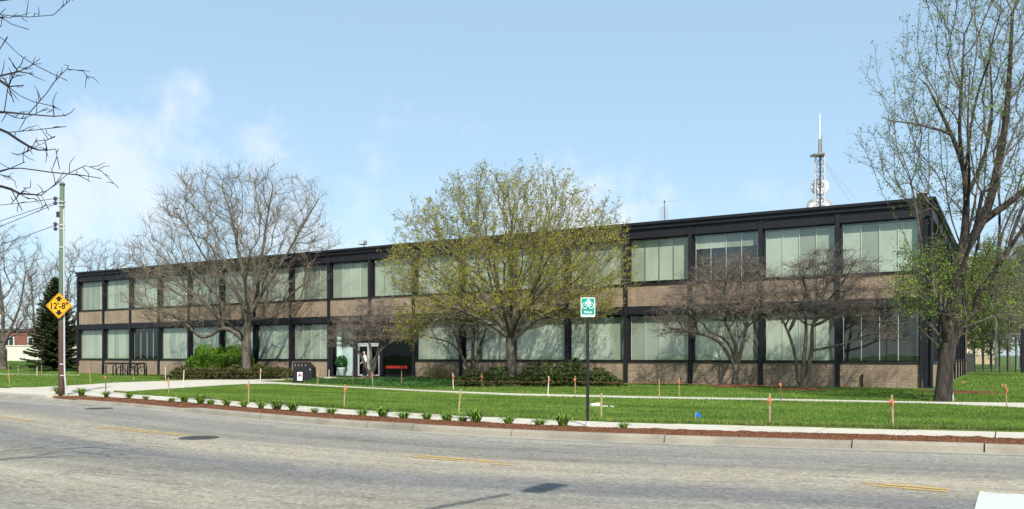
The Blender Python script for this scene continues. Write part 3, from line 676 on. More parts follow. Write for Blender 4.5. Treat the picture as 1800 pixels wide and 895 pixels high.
# communications mast
mY = 14.0; pb = pY(1441, 362, mY); Dm = depth(pb); ZRF = 8.52
def mz(y): return pd(1441, y, Dm)[2]
t = thing('radio_mast', 'lattice radio mast with white whip antenna standing on the flat roof', 'mast', (pb[0], pb[1], ZRF)); O = (pb[0], pb[1], ZRF)
lw = .32; ztop = mz(275) - ZRF
L = [(lw * math.cos(a), lw * math.sin(a)) for a in (rad(-20), rad(100), rad(220))]
for x_, y_ in L: MB().tube([(x_, y_, 0), (x_, y_, ztop)], .045, 6).build('leg', 'galvanised', t)
m = MB(); nlev = 12
for k in range(nlev):
    z0, z1 = ztop * k / nlev, ztop * (k + 1) / nlev
    for i in range(3):
        p, q = L[i], L[(i + 1) % 3]; m.tube([(*p, z0), (*q, z1)], .02, 4); m.tube([(*p, z1), (*q, z1)], .02, 4)
m.build('lattice', 'lattice_grey', t)
MB().tube([(.05, -.1, 0), (.05, -.1, ztop)], .05, 6).build('cable_run', 'black_plastic', t)
pl = MB(); pl.prism([(.62 * math.cos(rad(a)), .62 * math.sin(rad(a))) for a in (-50, 70, 190, 250)], lambda u, v, w: (u, v, ztop + w), .12); pl.build('platform', 'lattice_grey', t, bevel=.02)
MB().tube([(0, 0, ztop + .12), (0, 0, mz(245) - ZRF)], [.10, .09], 8).tube([(.12, 0, ztop), (.12, 0, mz(238) - ZRF)], .03, 6).build('pole', 'lattice_grey', t)
MB().tube([(0, 0, mz(245) - ZRF), (0, 0, mz(200) - ZRF)], [.045, .03], 8).build('whip_antenna', 'white_paint', t)
# guy wires belong to the mast
for x_, y_ in ((1411, 366), (1424, 366), (1493, 352), (1506, 352)):
    e = pd(x_, y_, Dm + (-2 if x_ < 1441 else 3)); e = e - np.array(O); MB().tube([(0, 0, ztop), tuple(e * 1.0)], .007, 4).build('guy_wire', 'lattice_grey', t)
def dish(name, label, c, r, col, deep=.25):
    t = thing(name, label, 'dish', c); m = MB(); prof = [(0.02, deep)] + [(r * q, deep * (1 - q * q)) for q in (.25, .5, .75, .9, 1.0)] + [(r * 1.02, -.02), (r * .98, -.10), (r * .5, -.10 + deep * .8), (.02, deep - .1)]
    m.lathe([(a, z) for a, z in prof], (0, 0, 0), 24, 'y'); o = m.build('reflector', col, t, smooth=True)
    MB().tube([(0, -.02, 0), (-.25, -.55, .18)], .025, 5).box(-.33, -.17, -.66, -.5, .10, .26).build('feed_horn', 'lattice_grey', t)
    MB().tube([(0, .1, 0), (0, .5, -.1)], .05, 6).build('mount', 'lattice_grey', t)
    return t
p = pd(1441, 329, Dm + .55); d_ = dish('microwave_dish', 'white round microwave dish fixed half way up the roof mast', p, .58, 'dish_white'); d_.rotation_euler = (0, 0, rad(24))
p = pd(1441, 366, Dm + 2.2); d_ = dish('satellite_dish', 'dark mesh dish peeking over the roof edge behind the mast', p, .86, 'lattice_grey'); d_.rotation_euler = (rad(-25), 0, rad(24))
# television aerial
pa = pY(1168, 388, 6.0); Da = depth(pa); t = thing('roof_aerial', 'thin television aerial with grid reflector on the roof', 'aerial', (pa[0], pa[1], 8.52))
za = pd(1168, 352, Da)[2] - 8.52; zb = pd(1168, 386, Da)[2] - 8.52
MB().tube([(0, 0, 0), (0, 0, za)], .035, 6).build('pole', 'lattice_grey', t)
m = MB(); u = np.array([RV[0], RV[1]])
m.tube([(-.15, .5, za - .02), (.18, -.5, za - .12)], .03, 5); m.build('boom', 'lattice_grey', t)
for k in range(4):
    q = -.4 + k * .27; c0 = (.16 * -q, q, za - .08 + .06 * q)
    for sgn in (-1, 1): MB().tube([c0, (c0[0] + sgn * u[0] * (1.05 - .1 * k), c0[1] + sgn * u[1] * (1.05 - .1 * k), c0[2] + .06 * sgn * (k - .5))], .006, 4).build('element', 'lattice_grey', t)
m = MB()
for k in range(7): s_ = -.24 + k * .08; m.tube([(s_ * u[0], s_ * u[1] - .1, zb), (s_ * u[0], s_ * u[1] - .1, za - .36 - abs(s_) * .3)], .008, 4)
for k in range(9): z_ = zb + (za - .5 - zb) * k / 8; m.tube([(-.25 * u[0], -.25 * u[1] - .1, z_), (.25 * u[0], .25 * u[1] - .1, z_)], .007, 4)
m.build('grid_reflector', 'lattice_grey', t)

# ------------------------------------------------------------------ trees
def prof_points(n, rows, D, base, seed, hollow=.35, flat=1.0, ragged=.22):
    """points inside a crown given as rows (y, xl, xr) seen at depth D; round in plan about each row's middle"""
    r = np.random.default_rng(seed); rows = sorted(rows); ys = np.array([q[0] for q in rows], float); xl = np.array([q[1] for q in rows], float); xr = np.array([q[2] for q in rows], float)
    wgt = (xr - xl); yy = np.linspace(ys[0], ys[-1], 400); ww = np.interp(yy, ys, wgt) ** 1.6; cdf = np.cumsum(ww); cdf /= cdf[-1]
    y = np.interp(r.uniform(0, 1, n), cdf, yy) ; l, q = np.interp(y, ys, xl), np.interp(y, ys, xr); R = (q - l) / 2; c = (q + l) / 2
    rho = np.sqrt(r.uniform(hollow ** 2, 1, n)); a = r.uniform(0, 2 * np.pi, n)
    ph = r.uniform(0, 6.3, 6); k_ = 1 - ragged * (.5 + .5 * np.sin(3 * a + ph[0] + .031 * y) * np.sin(2 * a + ph[1] - .043 * y) + .5 * np.sin(7 * a + ph[2] + .09 * y) * np.sin(.055 * y + ph[3])); R = R * k_ * (1 + ragged * .5)
    px = c + R * rho * np.cos(a); dd = R * rho * np.sin(a) * D / FPX * flat
    P = CAM[None] + FV[None] * D + RV[None] * (D * (px - 900) / FPX)[:, None]; P[:, 2] = CAM[2] + (HOR - y) / FPX * D
    return P + FV[None] * dd[:, None]

def limb(pts, D):
    return [pd(p[0], p[1], D + (p[2] if len(p) > 2 else 0)) for p in pts]

def grow(limbs, targets, bf=.6, r0=.006, R0=.2, seed=0, jit=.06, maxseg=.55, smooth=2, tw=2, twl=.45, twr=.004, up=.35, gnarl=0.0, fz=1.0, limr=None):
    """limbs: list of polylines (first starts at the root, others start on an earlier limb); then a balanced spanning tree to the targets"""
    r = np.random.default_rng(seed); pos = []; par = []; pl = []; lr = []; n0 = 0
    for k, L in enumerate(limbs):
        L = [np.array(p, float) for p in L]
        Q = [L[0]]
        for a, b in zip(L[:-1], L[1:]):
            n = max(1, int(np.ceil(np.linalg.norm(b - a) / .45)))
            for i in range(1, n + 1): Q.append(a + (b - a) * i / n)
        # round off corners
        Q = np.array(Q)
        for _ in range(3): Q[1:-1] = (Q[:-2] + 2 * Q[1:-1] + Q[2:]) / 4
        if k == 0: start = -1; idx = 0
        else:
            A = np.array(pos); start = int(np.argmin(((A - Q[0]) ** 2).sum(1))); idx = 1
        prev = start
        for q in Q[idx:]:
            pos.append(q); par.append(prev); pl.append(0 if prev < 0 else pl[prev] + float(np.linalg.norm(q - pos[prev]))); prev = len(pos) - 1
        if k == 0: n0 = len(pos)
        m_ = len(Q) - idx; ra_, rb_ = (limr[k] if limr and k < len(limr) and limr[k] else (0, 0)); lr += list(np.linspace(ra_, rb_, m_))
    ns = len(pos); S = np.array(pos); n = len(targets); T = np.asarray(targets, float)
    ok = np.arange(ns)[int(ns * 0):]; best = np.full(n, 1e9); bp = np.zeros(n, int)
    trunk_n = 0
    for i in range(ns):
        if i < n0 - 1: continue
        c = np.linalg.norm(T - S[i], axis=1) + bf * pl[i]; m = c < best; best[m] = c[m]; bp[m] = i
    done = np.zeros(n, bool)
    for _ in range(n):
        j = int(np.argmin(np.where(done, 1e9, best))); done[j] = True
        p, q = bp[j], T[j]; a = pos[p]; L = np.linalg.norm(q - a); k = max(1, int(np.ceil(L / maxseg))); prev = p; perp = r.normal(size=3) * L * jit
        for i in range(1, k + 1):
            t = i / k; w = a + (q - a) * t + perp * math.sin(math.pi * t)
            pos.append(w); par.append(prev); pl.append(pl[prev] + float(np.linalg.norm(w - pos[prev]))); prev = len(pos) - 1
        c = np.linalg.norm(T - q, axis=1) + bf * pl[prev]; m = (c < best) & ~done; best[m] = c[m]; bp[m] = prev
    X = np.array(pos); P = np.array(par); N = len(X)
    if gnarl: X[ns:] += r.normal(0, gnarl, (N - ns, 3))
    # radii by the pipe model (children always come after parents)
    acc = np.zeros(N); kids = np.bincount(P[P >= 0], minlength=N)
    ex = max(1.5, math.log(max(2, (kids == 0).sum())) / math.log(R0 / r0))
    acc[kids == 0] = r0 ** ex
    for i in range(N - 1, 0, -1): acc[P[i]] += acc[i]
    R = acc ** (1 / ex)
    if limr: R[:ns] = np.maximum(np.minimum(R[:ns], np.where(np.array(lr) > 0, np.array(lr) * 1.3, 9)), np.array(lr))
    for _ in range(smooth):
        avg = X.copy(); cnt = np.ones(N)
        np.add.at(avg, P[1:], X[1:]); np.add.at(cnt, P[1:], 1); avg[1:] += X[P[1:]]; cnt[1:] += 1
        Y = avg / cnt[:, None]; k = (kids > 0) & (np.arange(N) >= ns); X[k] = .5 * X[k] + .5 * Y[k]
    # twigs
    if tw:
        thin = np.where((R < r0 * 3.2) & (np.arange(N) >= ns))[0]; src = np.repeat(thin, tw); m = len(src)
        d = X[src] - X[P[src]]; d /= np.linalg.norm(d, axis=1)[:, None] + 1e-9
        v = d * .7 + r.normal(size=(m, 3)) * .65; v[:, 2] = v[:, 2] * fz + up; v /= np.linalg.norm(v, axis=1)[:, None]
        L = twl * r.uniform(.35, 1.2, m); t0 = r.uniform(0, 1, m)
        root = X[P[src]] + (X[src] - X[P[src]]) * t0[:, None]
        mid = root + v * L[:, None] * .5; v2 = v + r.normal(size=(m, 3)) * .35; v2[:, 2] += up * .5; v2 /= np.linalg.norm(v2, axis=1)[:, None]
        tip = mid + v2 * L[:, None] * .5
    else: root = mid = tip = np.zeros((0, 3))
    return dict(X=X, P=P, R=R, root=root, mid=mid, tip=tip, twr=twr, ns=ns)

def frames(d):
    ref = np.array([.31, .88, .17]); ref /= np.linalg.norm(ref); u = np.cross(d, ref); u /= np.linalg.norm(u, axis=1)[:, None] + 1e-9; return u, np.cross(d, u)
def seg_mesh(A, B, ra, rb, n, da=None, db=None):
    d = B - A; d = d / (np.linalg.norm(d, axis=1)[:, None] + 1e-9); da = d if da is None else da; db = d if db is None else db
    ang = np.arange(n) * 2 * np.pi / n; m = len(A); V = np.zeros((m, 2, n, 3))
    for k, (Q, r_, dd) in enumerate(((A, ra, da), (B, rb, db))):
        u, w = frames(dd); V[:, k] = Q[:, None] + (u[:, None] * np.cos(ang)[None, :, None] + w[:, None] * np.sin(ang)[None, :, None]) * r_[:, None, None]
    base = np.arange(m)[:, None] * 2 * n; k = np.arange(n)[None]; k2 = (k + 1) % n
    F = np.stack([base + k, base + k2, base + n + k2, base + n + k], 2).reshape(-1, 4)
    return V.reshape(-1, 3), F
def tree(name, label, cat, G, bark_m, twig_m, thick=.035, leaf=None, group=None, flare=1.35):
    X, P, R = G['X'], G['P'], G['R']; base = X[0].copy(); root = thing(name, label, cat, base, group)
    C = np.arange(1, len(X)); A, B = X[P[C]], X[C]; D = B - A; D /= np.linalg.norm(D, axis=1)[:, None] + 1e-9
    ND = np.zeros_like(X); ND[C] = D; ND[0] = (0, 0, 1)
    # main child keeps the parent's ring, side branches start at their own size
    order = np.argsort(R[C]); main = np.full(len(X), -1); main[P[C][order]] = C[order]
    ismain = main[P[C]] == C
    da = np.where(ismain[:, None], ND[P[C]], D); ra = np.where(ismain, R[P[C]], np.minimum(R[P[C]], R[C] * 1.25)); rb = R[C].copy()
    if flare:
        hz = np.clip(1 - (X[:, 2] - base[2]) / .55, 0, 1); fl = 1 + (flare - 1) * hz ** 2; ra = ra * fl[P[C]]; rb = rb * fl[C]
    tk = R[C] > thick
    V, F = seg_mesh(A[tk] - base, B[tk] - base, ra[tk], rb[tk], 9, da[tk], D[tk])
    me = npmesh('trunk', V, F, bark_m, smooth=True); bm = bmesh.new(); bm.from_mesh(me); bmesh.ops.remove_doubles(bm, verts=bm.verts, dist=.0008); bm.to_mesh(me); bm.free()
    link('trunk', me, root)
    VV = []; FF = []; MI = []; off = 0
    for sel, n in (((~tk) & (R[C] > .012), 5), ((~tk) & (R[C] <= .012), 3)):
        if sel.any():
            v, f = seg_mesh(A[sel] - base, B[sel] - base, ra[sel], rb[sel], n, da[sel], D[sel]); VV.append(v); FF.append(f + off); off += len(v); MI.append(np.zeros(len(f)))
    if len(G['root']):
        t = np.full(len(G['root']), G['twr'])
        for a, b, s1, s2 in ((G['root'], G['mid'], 1.15, 1.0), (G['mid'], G['tip'], 1.0, .55)):
            v, f = seg_mesh(a - base, b - base, t * s1, t * s2, 3); VV.append(v); FF.append(f + off); off += len(v); MI.append(np.zeros(len(f)))
    mats = [twig_m]
    if leaf:
        LP, size, lm, asp = leaf; v, f = leaves(LP - base, size, 5, .3, asp); VV.append(v); FF.append(f + off); off += len(v); MI.append(np.ones(len(f))); mats.append(lm)
    link('crown', npmesh('crown', np.concatenate(VV), np.concatenate(FF), mats, np.concatenate(MI), smooth=False), root)
    return root
def leaf_spots(G, k, spread, seed, frac=1.0, zmin=None):
    r = np.random.default_rng(seed); P = np.concatenate([G['tip'], G['mid'] * .5 + G['tip'] * .5]); P = P[r.uniform(size=len(P)) < frac]
    P = np.repeat(P, k, 0); P = P + r.normal(0, spread, P.shape); return P

# budding maple in front of the middle of the building
D2 = depth(T2B)
rows = [(288, 840, 960), (300, 800, 1010), (325, 752, 1050), (355, 708, 1085), (400, 682, 1112), (450, 672, 1124), (500, 674, 1118), (535, 688, 1105), (560, 702, 1085)]
T = prof_points(1600, rows, D2, T2B, 21, .12, 1.0, .10); T[:, 2] -= .04 * T[:, 2]
T = T[~((T[:, 2] < 4.2) & (np.hypot(T[:, 0] - T2B[0], T[:, 1] - T2B[1]) < 3.2))]
dr = prof_points(70, [(565, 690, 760), (600, 705, 750)], D2, T2B, 22, 0) - FV * 1.0
T = np.concatenate([T, dr])
lim = [[T2B - np.array([0, 0, .1])] + limb([(899, 640), (898, 610), (897, 594)], D2)]
for L in ([(897, 596), (868, 572), (835, 556), (780, 532), (735, 512)], [(897, 594), (873, 560), (850, 520), (815, 470), (775, 420)], [(897, 594), (893, 560), (876, 515), (860, 460), (838, 390)],
          [(897, 594), (906, 555), (903, 500), (896, 430), (905, 350)], [(898, 596), (920, 566), (938, 520), (952, 455), (965, 380)], [(898, 600), (930, 570), (968, 545), (1015, 520), (1065, 490)],
          [(897, 594, 0), (905, 560, 1.2), (915, 510, 2.6), (930, 440, 3.6)], [(897, 594, 0), (885, 560, 1.2), (865, 510, 2.8), (850, 440, 4)], [(897, 594, 0), (890, 565, -1.2), (880, 520, -2.4), (865, 450, -3.6)],
          [(897, 594, 0), (910, 562, -1.2), (935, 515, -2.6), (965, 450, -3.8)], [(898, 596), (915, 560, .5), (960, 500, 1.4), (1010, 440, 2.)]):
    lim.append(limb(L, D2))
G = grow(lim, T, bf=.75, r0=.0088, R0=.235, seed=2, jit=.05, tw=3, twl=.62, twr=.0046, up=.5, limr=[(.25, .21)] + [(.125, .035)] * 6 + [(.10, .035)] * 5)
tree('maple_tree', 'round crowned tree with yellow green buds beside the bicycle sign', 'tree', G, 'bark_maple', 'twig_maple', leaf=(leaf_spots(G, 5, .05, 31, .9), .072, 'leaf_bud', .6), flare=1.25)

# bare honey locust on the left
D1 = 57.0; B1 = pd(434, 664, D1); B1[2] = 0
rows = [(286, 335, 540), (300, 312, 556), (330, 292, 580), (370, 266, 592), (420, 242, 588), (470, 228, 588), (520, 222, 575), (550, 228, 530), (572, 240, 470)]
T = prof_points(1300, rows, D1, B1, 23, .1); T[:, 2] -= .04 * T[:, 2]
T = T[~((T[:, 2] < 4.6) & (np.hypot(T[:, 0] - B1[0], T[:, 1] - B1[1]) < 2.6))]
lim = [[B1] + limb([(433, 630), (432, 600), (435, 575), (437, 555)], D1)]
for L in ([(432, 603), (415, 586), (395, 573), (378, 583), (362, 598), (345, 590), (330, 570), (300, 552), (268, 545)], [(436, 562), (455, 560), (478, 560), (495, 545), (507, 520), (540, 495)], [(437, 555), (420, 520), (395, 490), (360, 455), (330, 400)],
          [(437, 555), (432, 500), (418, 440), (408, 380), (390, 330)], [(437, 555), (450, 500), (462, 440), (470, 380), (480, 330)], [(437, 555), (470, 500), (500, 455), (530, 400), (560, 350)],
          [(437, 555, 0), (445, 510, 2.4), (450, 450, 4)], [(437, 555, 0), (430, 505, -2.2), (440, 440, -4)], [(395, 573), (380, 550), (350, 520), (300, 490)]):
    lim.append(limb(L, D1))
G = grow(lim, T, bf=.5, r0=.0125, R0=.31, seed=3, jit=.14, tw=5, twl=1.0, twr=.0066, up=.30, gnarl=.05, limr=[(.32, .24), (.17, .05), (.15, .05), (.14, .04), (.15, .04), (.14, .04), (.13, .04), (.11, .04), (.11, .04), (.07, .03)])
tree('locust_tree', 'large bare spreading tree with a crooked low limb behind the green bush', 'tree', G, 'bark_grey', 'twig_tan', leaf=(leaf_spots(G, 1, .06, 32, .10), .085, 'leaf_pale', .5))

# leafing tree on the right
D3 = depth(T3B)
rows = [(-170, 1720, 1860), (-100, 1660, 1930), (-30, 1620, 1970), (50, 1572, 1990), (110, 1545, 2000), (170, 1522, 2000), (215, 1512, 2000), (255, 1522, 1995), (300, 1545, 1985), (340, 1575, 1970), (380, 1620, 1950)]
T = prof_points(1250, rows, D3, T3B, 24, .1)
lo = np.concatenate([prof_points(190, [(425, 1600, 1665), (470, 1568, 1690), (520, 1565, 1690), (565, 1590, 1680)], D3, T3B, 25, 0), prof_points(120, [(430, 1700, 1790), (520, 1690, 1800), (560, 1720, 1800)], D3, T3B, 26, 0)])
lim = [[T3B - np.array([0, 0, .1])] + limb([(1660, 660), (1666, 610), (1672, 560), (1681, 500), (1688, 450)], D3)]
for L in ([(1688, 455), (1697, 400), (1700, 340), (1694, 290), (1672, 235), (1650, 190), (1630, 150)], [(1690, 450), (1715, 410), (1738, 370), (1752, 300), (1768, 220), (1775, 120), (1780, 20)], [(1730, 385), (1765, 365), (1800, 335), (1840, 300), (1890, 250)],
          [(1698, 350), (1715, 310), (1735, 270), (1745, 200), (1740, 100)], [(1666, 640), (1684, 590), (1697, 560), (1722, 542), (1760, 530)], [(1672, 235), (1640, 225), (1600, 215), (1560, 212)], [(1694, 290), (1685, 240), (1690, 160), (1695, 60)],
          [(1681, 500), (1655, 515), (1635, 505), (1605, 480)], [(1690, 450, 0), (1705, 400, 1.4), (1720, 320, 2.6), (1730, 200, 3.2)], [(1700, 360, 0), (1705, 310, -1.4), (1700, 230, -2.4), (1705, 120, -3)]):
    lim.append(limb(L, D3))
G = grow(lim, np.concatenate([T, lo]), bf=.72, r0=.0066, R0=.245, seed=4, jit=.05, tw=4, twl=.42, twr=.0042, up=.4, limr=[(.265, .215), (.125, .035), (.155, .045), (.115, .05), (.07, .025), (.065, .025), (.045, .02), (.05, .02), (.05, .02), (.05, .02), (.05, .02)])
LP = np.concatenate([leaf_spots(G, 2, .045, 33, .7)])
near = LP[(LP[:, 2] < 5.4)]; LP = np.concatenate([LP, np.repeat(near, 2, 0) + rng.normal(0, .13, (len(near) * 2, 3))])
T3 = tree('elm_tree', 'tall dark trunked tree with small fresh green leaves near the building corner', 'tree', G, 'bark_dark', 'twig_brown', leaf=(LP, .062, 'leaf_green', .6), flare=1.3)
# pale wound in the bark at the foot
m = MB(); m.prism([(-.05, .06), (.05, .04), (.06, .26), (.02, .42), (-.015, .28), (-.04, .34), (-.06, .2)], lambda u, v, w: tuple(RV * (.19 + u * .8) - FV * (.315 - u * .55 - .10 * v - w * .05) + np.array([0, 0, v + .02])), 1.0)
wd = m.build('bark_wound', 'bare_wood', T3); wd['label'] = 'pale bare wood where the bark is torn off'

# hawthorns along the facade
def haw(label, base, D, stems, rows, n, seed, low=None, flat=.9, rm=.19):
    T = prof_points(n, rows, D, base, seed, .05, flat)
    T[:, 2] =   .65 * T[:, 2] + .35 * (np.round(T[:, 2] / .62) * .62 + .10 * np.hypot(T[:, 0] - base[0], T[:, 1] - base[1]) - .1)   # flat tiers
    if low is not None: T = np.concatenate([T, prof_points(low[1], low[0], D, base, seed + 50, 0, .6)])
    lim = [[base, base + np.array([0, 0, .12]), base + np.array([0, 0, .3])]]
    for L in stems: lim.append(limb(L, D))
    G = grow(lim, T, bf=.42, r0=.0075, R0=rm, seed=seed, jit=.16, tw=7, twl=.58, twr=.0042, up=.10, gnarl=.03, fz=.5, limr=[(.13, .13)] + [(.085, .035)] * len(stems))
    return tree('hawthorn_tree', label, 'tree', G, 'bark_olive', 'twig_pink', thick=.028, group=None, flare=1.2)
D4 = depth(T4B)
haw('bare many twigged small tree with stems leaning left, mulch ring, by the brick wall', T4B, D4, [[(1292, 668), (1300, 630), (1308, 590), (1318, 560), (1316, 540)], [(1293, 664), (1297, 610), (1280, 575), (1268, 555), (1275, 500)], [(1290, 645), (1278, 615), (1255, 590), (1215, 585), (1180, 578)], [(1291, 640), (1290, 610), (1270, 590), (1245, 582)], [(1316, 560, 0), (1325, 540, 1), (1340, 510, 1.6)]],
    [(442, 1255, 1335), (462, 1215, 1350), (490, 1192, 1362), (515, 1165, 1372), (540, 1148, 1368), (560, 1150, 1350)], 900, 41, ([(560, 1145, 1240), (592, 1150, 1235)], 130))
D5 = depth(T5B)
haw('bare small tree with three upright stems in a mulch ring by the brick wall', T5B, D5, [[(1404, 680), (1400, 640), (1396, 610), (1386, 585), (1375, 560)], [(1410, 680), (1412, 640), (1417, 600), (1418, 570), (1412, 530)], [(1416, 680), (1422, 640), (1430, 605), (1424, 580), (1440, 540), (1455, 500)], [(1418, 575), (1445, 568), (1462, 566), (1466, 550)], [(1386, 585), (1395, 570), (1405, 540)]],
    [(436, 1425, 1480), (455, 1388, 1520), (480, 1360, 1545), (510, 1340, 1558), (540, 1336, 1555), (562, 1350, 1535)], 1000, 42, ([(545, 1490, 1580), (600, 1500, 1590)], 90))
B6 = pd(652, 668, 50); B6[2] = 0
haw('dense dark twigged small tree in front of the entrance doors', B6, 50., [[(650, 662), (640, 640), (632, 615), (612, 605), (598, 590)], [(652, 662), (653, 630), (650, 600), (640, 570)], [(655, 662), (662, 630), (668, 600), (680, 575)], [(653, 640), (672, 610), (700, 595), (725, 585)]],
    [(526, 640, 690), (540, 612, 715), (560, 588, 740), (580, 572, 758), (600, 572, 745)], 850, 43, ([(598, 578, 640), (612, 580, 630)], 60))
B7 = pd(831, 664, 50.5); B7[2] = 0
haw('bare small tree with a slanting stem, half hidden behind the budding tree', B7, 50.5, [[(826, 655), (812, 625), (795, 600), (775, 598), (752, 592)], [(832, 655), (831, 620), (834, 590), (832, 560)], [(836, 655), (842, 620), (848, 590), (865, 560)], [(812, 625), (800, 585), (790, 560)]],
    [(520, 790, 870), (545, 765, 890), (575, 752, 900), (595, 756, 880)], 450, 44)

# overhanging street tree on the near side (its trunk stands left of the view)
BN = np.array([-9.9, -42.0, -.05])
lim = [[BN, BN + np.array([.1, .1, 1.2]), BN + np.array([.2, .3, 2.6]), BN + np.array([.5, .7, 3.6])]]
s0 = tuple(lim[0][-1])
DN = 10.4
for L in ([(-160, 360), (-60, 330), (0, 296), (35, 292), (80, 305), (140, 306), (178, 314)], [(-160, 300), (-70, 225), (0, 212), (30, 250), (70, 270), (98, 262)], [(-150, 260), (-60, 190), (0, 195), (45, 205), (95, 205)], [(-150, 230), (-70, 110), (0, 125), (20, 160), (45, 185), (90, 186)],
          [(-140, 180), (-60, 30), (0, 60), (25, 90), (60, 115), (90, 130), (118, 142)], [(-120, 120), (-60, -40), (-10, 30), (15, 60), (50, 52)], [(-160, 360), (-80, 330), (-10, 322), (20, 330), (50, 350)], [(-140, 100), (0, -150), (120, -80), (200, 0)], [(-150, 200), (-100, -100), (-60, -300)]):
    P_ = [pd(p[0], p[1], DN + rng.normal(0, .35)) for p in L]; lim.append([np.array(s0)] + P_)
T = []
for L in lim[1:]:
    A = np.array(L[2:])
    for k in range(len(A) - 1):
        for _ in range(3):
            t = rng.uniform(); T.append(A[k] + (A[k + 1] - A[k]) * t + rng.normal(0, .22, 3))
T = np.array(T); Tup = np.array([BN[0] - 1.5, BN[1] + .5, 9.0]) + rng.normal(size=(160, 3)) * np.array([2.2, 2.2, 1.6])
G = grow(lim, np.concatenate([T, Tup]), bf=.3, r0=.0056, R0=.13, seed=6, jit=.12, tw=2, twl=.20, twr=.0052, up=.15, gnarl=.03)
tree('street_tree', 'bare black branches of a tree reaching in from beside the road', 'tree', G, 'bark_dark', 'twig_black')

# trees far left, behind the roof and far right
def bare(name, label, px, D, rows, n, seed, stems, barkm='bark_grey', twig='twig_brown', leaf=None, r0=.014, twl=.9, up=.3, group=None, rm=.3):
    b_ = pd(px, 650, D); b_[2] = hgt(b_[0])
    T = prof_points(n, rows, D, b_, seed, .1); lim = [[b_] + limb([stems[0][0]], D)]
    for L in stems: lim.append(limb(L, D))
    G = grow(lim, T, bf=.5, r0=r0, R0=rm, seed=seed, jit=.12, tw=4, twl=twl, twr=r0 * .62, up=up, maxseg=.9, gnarl=.04)
    lf = None if leaf is None else (leaf_spots(G, leaf[1], .12, seed, leaf[2]), leaf[3], leaf[0], .6)
    return tree(name, label, 'tree', G, barkm, twig, leaf=lf, thick=.05, group=group, flare=1.2)
bare('bare_tree', 'big bare tree in front of the red brick building', 4, 78., [(395, -60, 40), (420, -100, 62), (460, -125, 80), (510, -130, 88), (560, -120, 85), (590, -90, 70)], 700, 61,
     [[(4, 615), (-10, 570), (-40, 510), (-60, 460)], [(4, 612), (18, 580), (35, 540), (45, 480)], [(4, 612), (6, 560), (0, 500), (-5, 430)], [(18, 585), (40, 572), (70, 560)]], rm=.42)
bare('bare_tree', 'bare tree behind the far end of the office building, beyond the spruce', 122, 96., [(420, 125, 190), (440, 105, 235), (470, 92, 262), (510, 85, 265), (560, 90, 240)], 520, 62,
     [[(122, 610), (130, 560), (160, 510), (200, 470)], [(122, 610), (118, 550), (120, 490)], [(122, 610), (105, 560), (100, 520)], [(130, 560), (180, 530), (230, 500)]], twl=1.1)
bare('bare_tree', 'slim bare tree between the red brick building and the spruce', 62, 104., [(455, 50, 95), (490, 35, 115), (540, 30, 120), (590, 40, 110)], 320, 63, [[(62, 615), (60, 560), (55, 500)], [(62, 615), (78, 560), (90, 510)]], twl=1.1)
FR = 'trees beyond the sports fence'
for k, (px, D, rows, n, lf) in enumerate([
    (1742, 98., [(455, 1715, 1770), (490, 1700, 1790), (540, 1695, 1795), (590, 1705, 1785), (615, 1715, 1775)], 300, ('leaf_pale', 6, .9, .20)),
    (1772, 90., [(400, 1750, 1800), (440, 1730, 1830), (500, 1725, 1840), (560, 1735, 1830), (600, 1745, 1815)], 380, None),
    (1712, 112., [(500, 1698, 1728), (540, 1690, 1735), (590, 1692, 1738), (620, 1700, 1730)], 200, ('leaf_pale', 6, .9, .22)),
    (1810, 84., [(380, 1780, 1840), (430, 1755, 1880), (500, 1750, 1890), (570, 1760, 1880)], 380, None),
    (1757, 120., [(480, 1735, 1780), (530, 1725, 1790), (590, 1730, 1790)], 220, ('leaf_pale', 6, .9, .22)),
    (1728, 104., [(430, 1712, 1745), (480, 1702, 1760), (540, 1700, 1765), (600, 1708, 1752)], 300, ('leaf_pale', 6, .9, .2)),
    (1795, 110., [(430, 1770, 1820), (490, 1752, 1835), (560, 1755, 1835), (610, 1765, 1825)], 300, ('leaf_pale', 6, .9, .2)),
    (1830, 60., [(330, 1790, 1870), (390, 1750, 1920), (450, 1738, 1930), (510, 1745, 1920), (545, 1770, 1900)], 520, None)]):
    lab = ['pale green leafing tree in front of the tan apartment block, beyond the sports fence', 'dark bare leaning tree beyond the sports fence, beside a light pole', 'small pale green tree against the tan apartment block', 'bare tree beyond the black fence gate posts',
           'far pale green tree among bare trunks beyond the sports fence', 'upright pale green tree between apartment block and light pole', 'pale green tree behind the black gate posts', 'wide bare tree behind the leafing tree, overhanging the side lawn'][k]
    cx = px; bare('background_tree', lab, px, D, rows, n, 70 + k, [[(cx, 625), (cx - 6, 580), (cx - 14, 540)], [(cx, 620), (cx + 10, 570), (cx + 22, 530)], [(cx, 620), (cx + 2, 560), (cx + 4, 500)]], 'bark_grey', 'twig_brown', lf, r0=.013, twl=.85, group=FR, rm=.15)

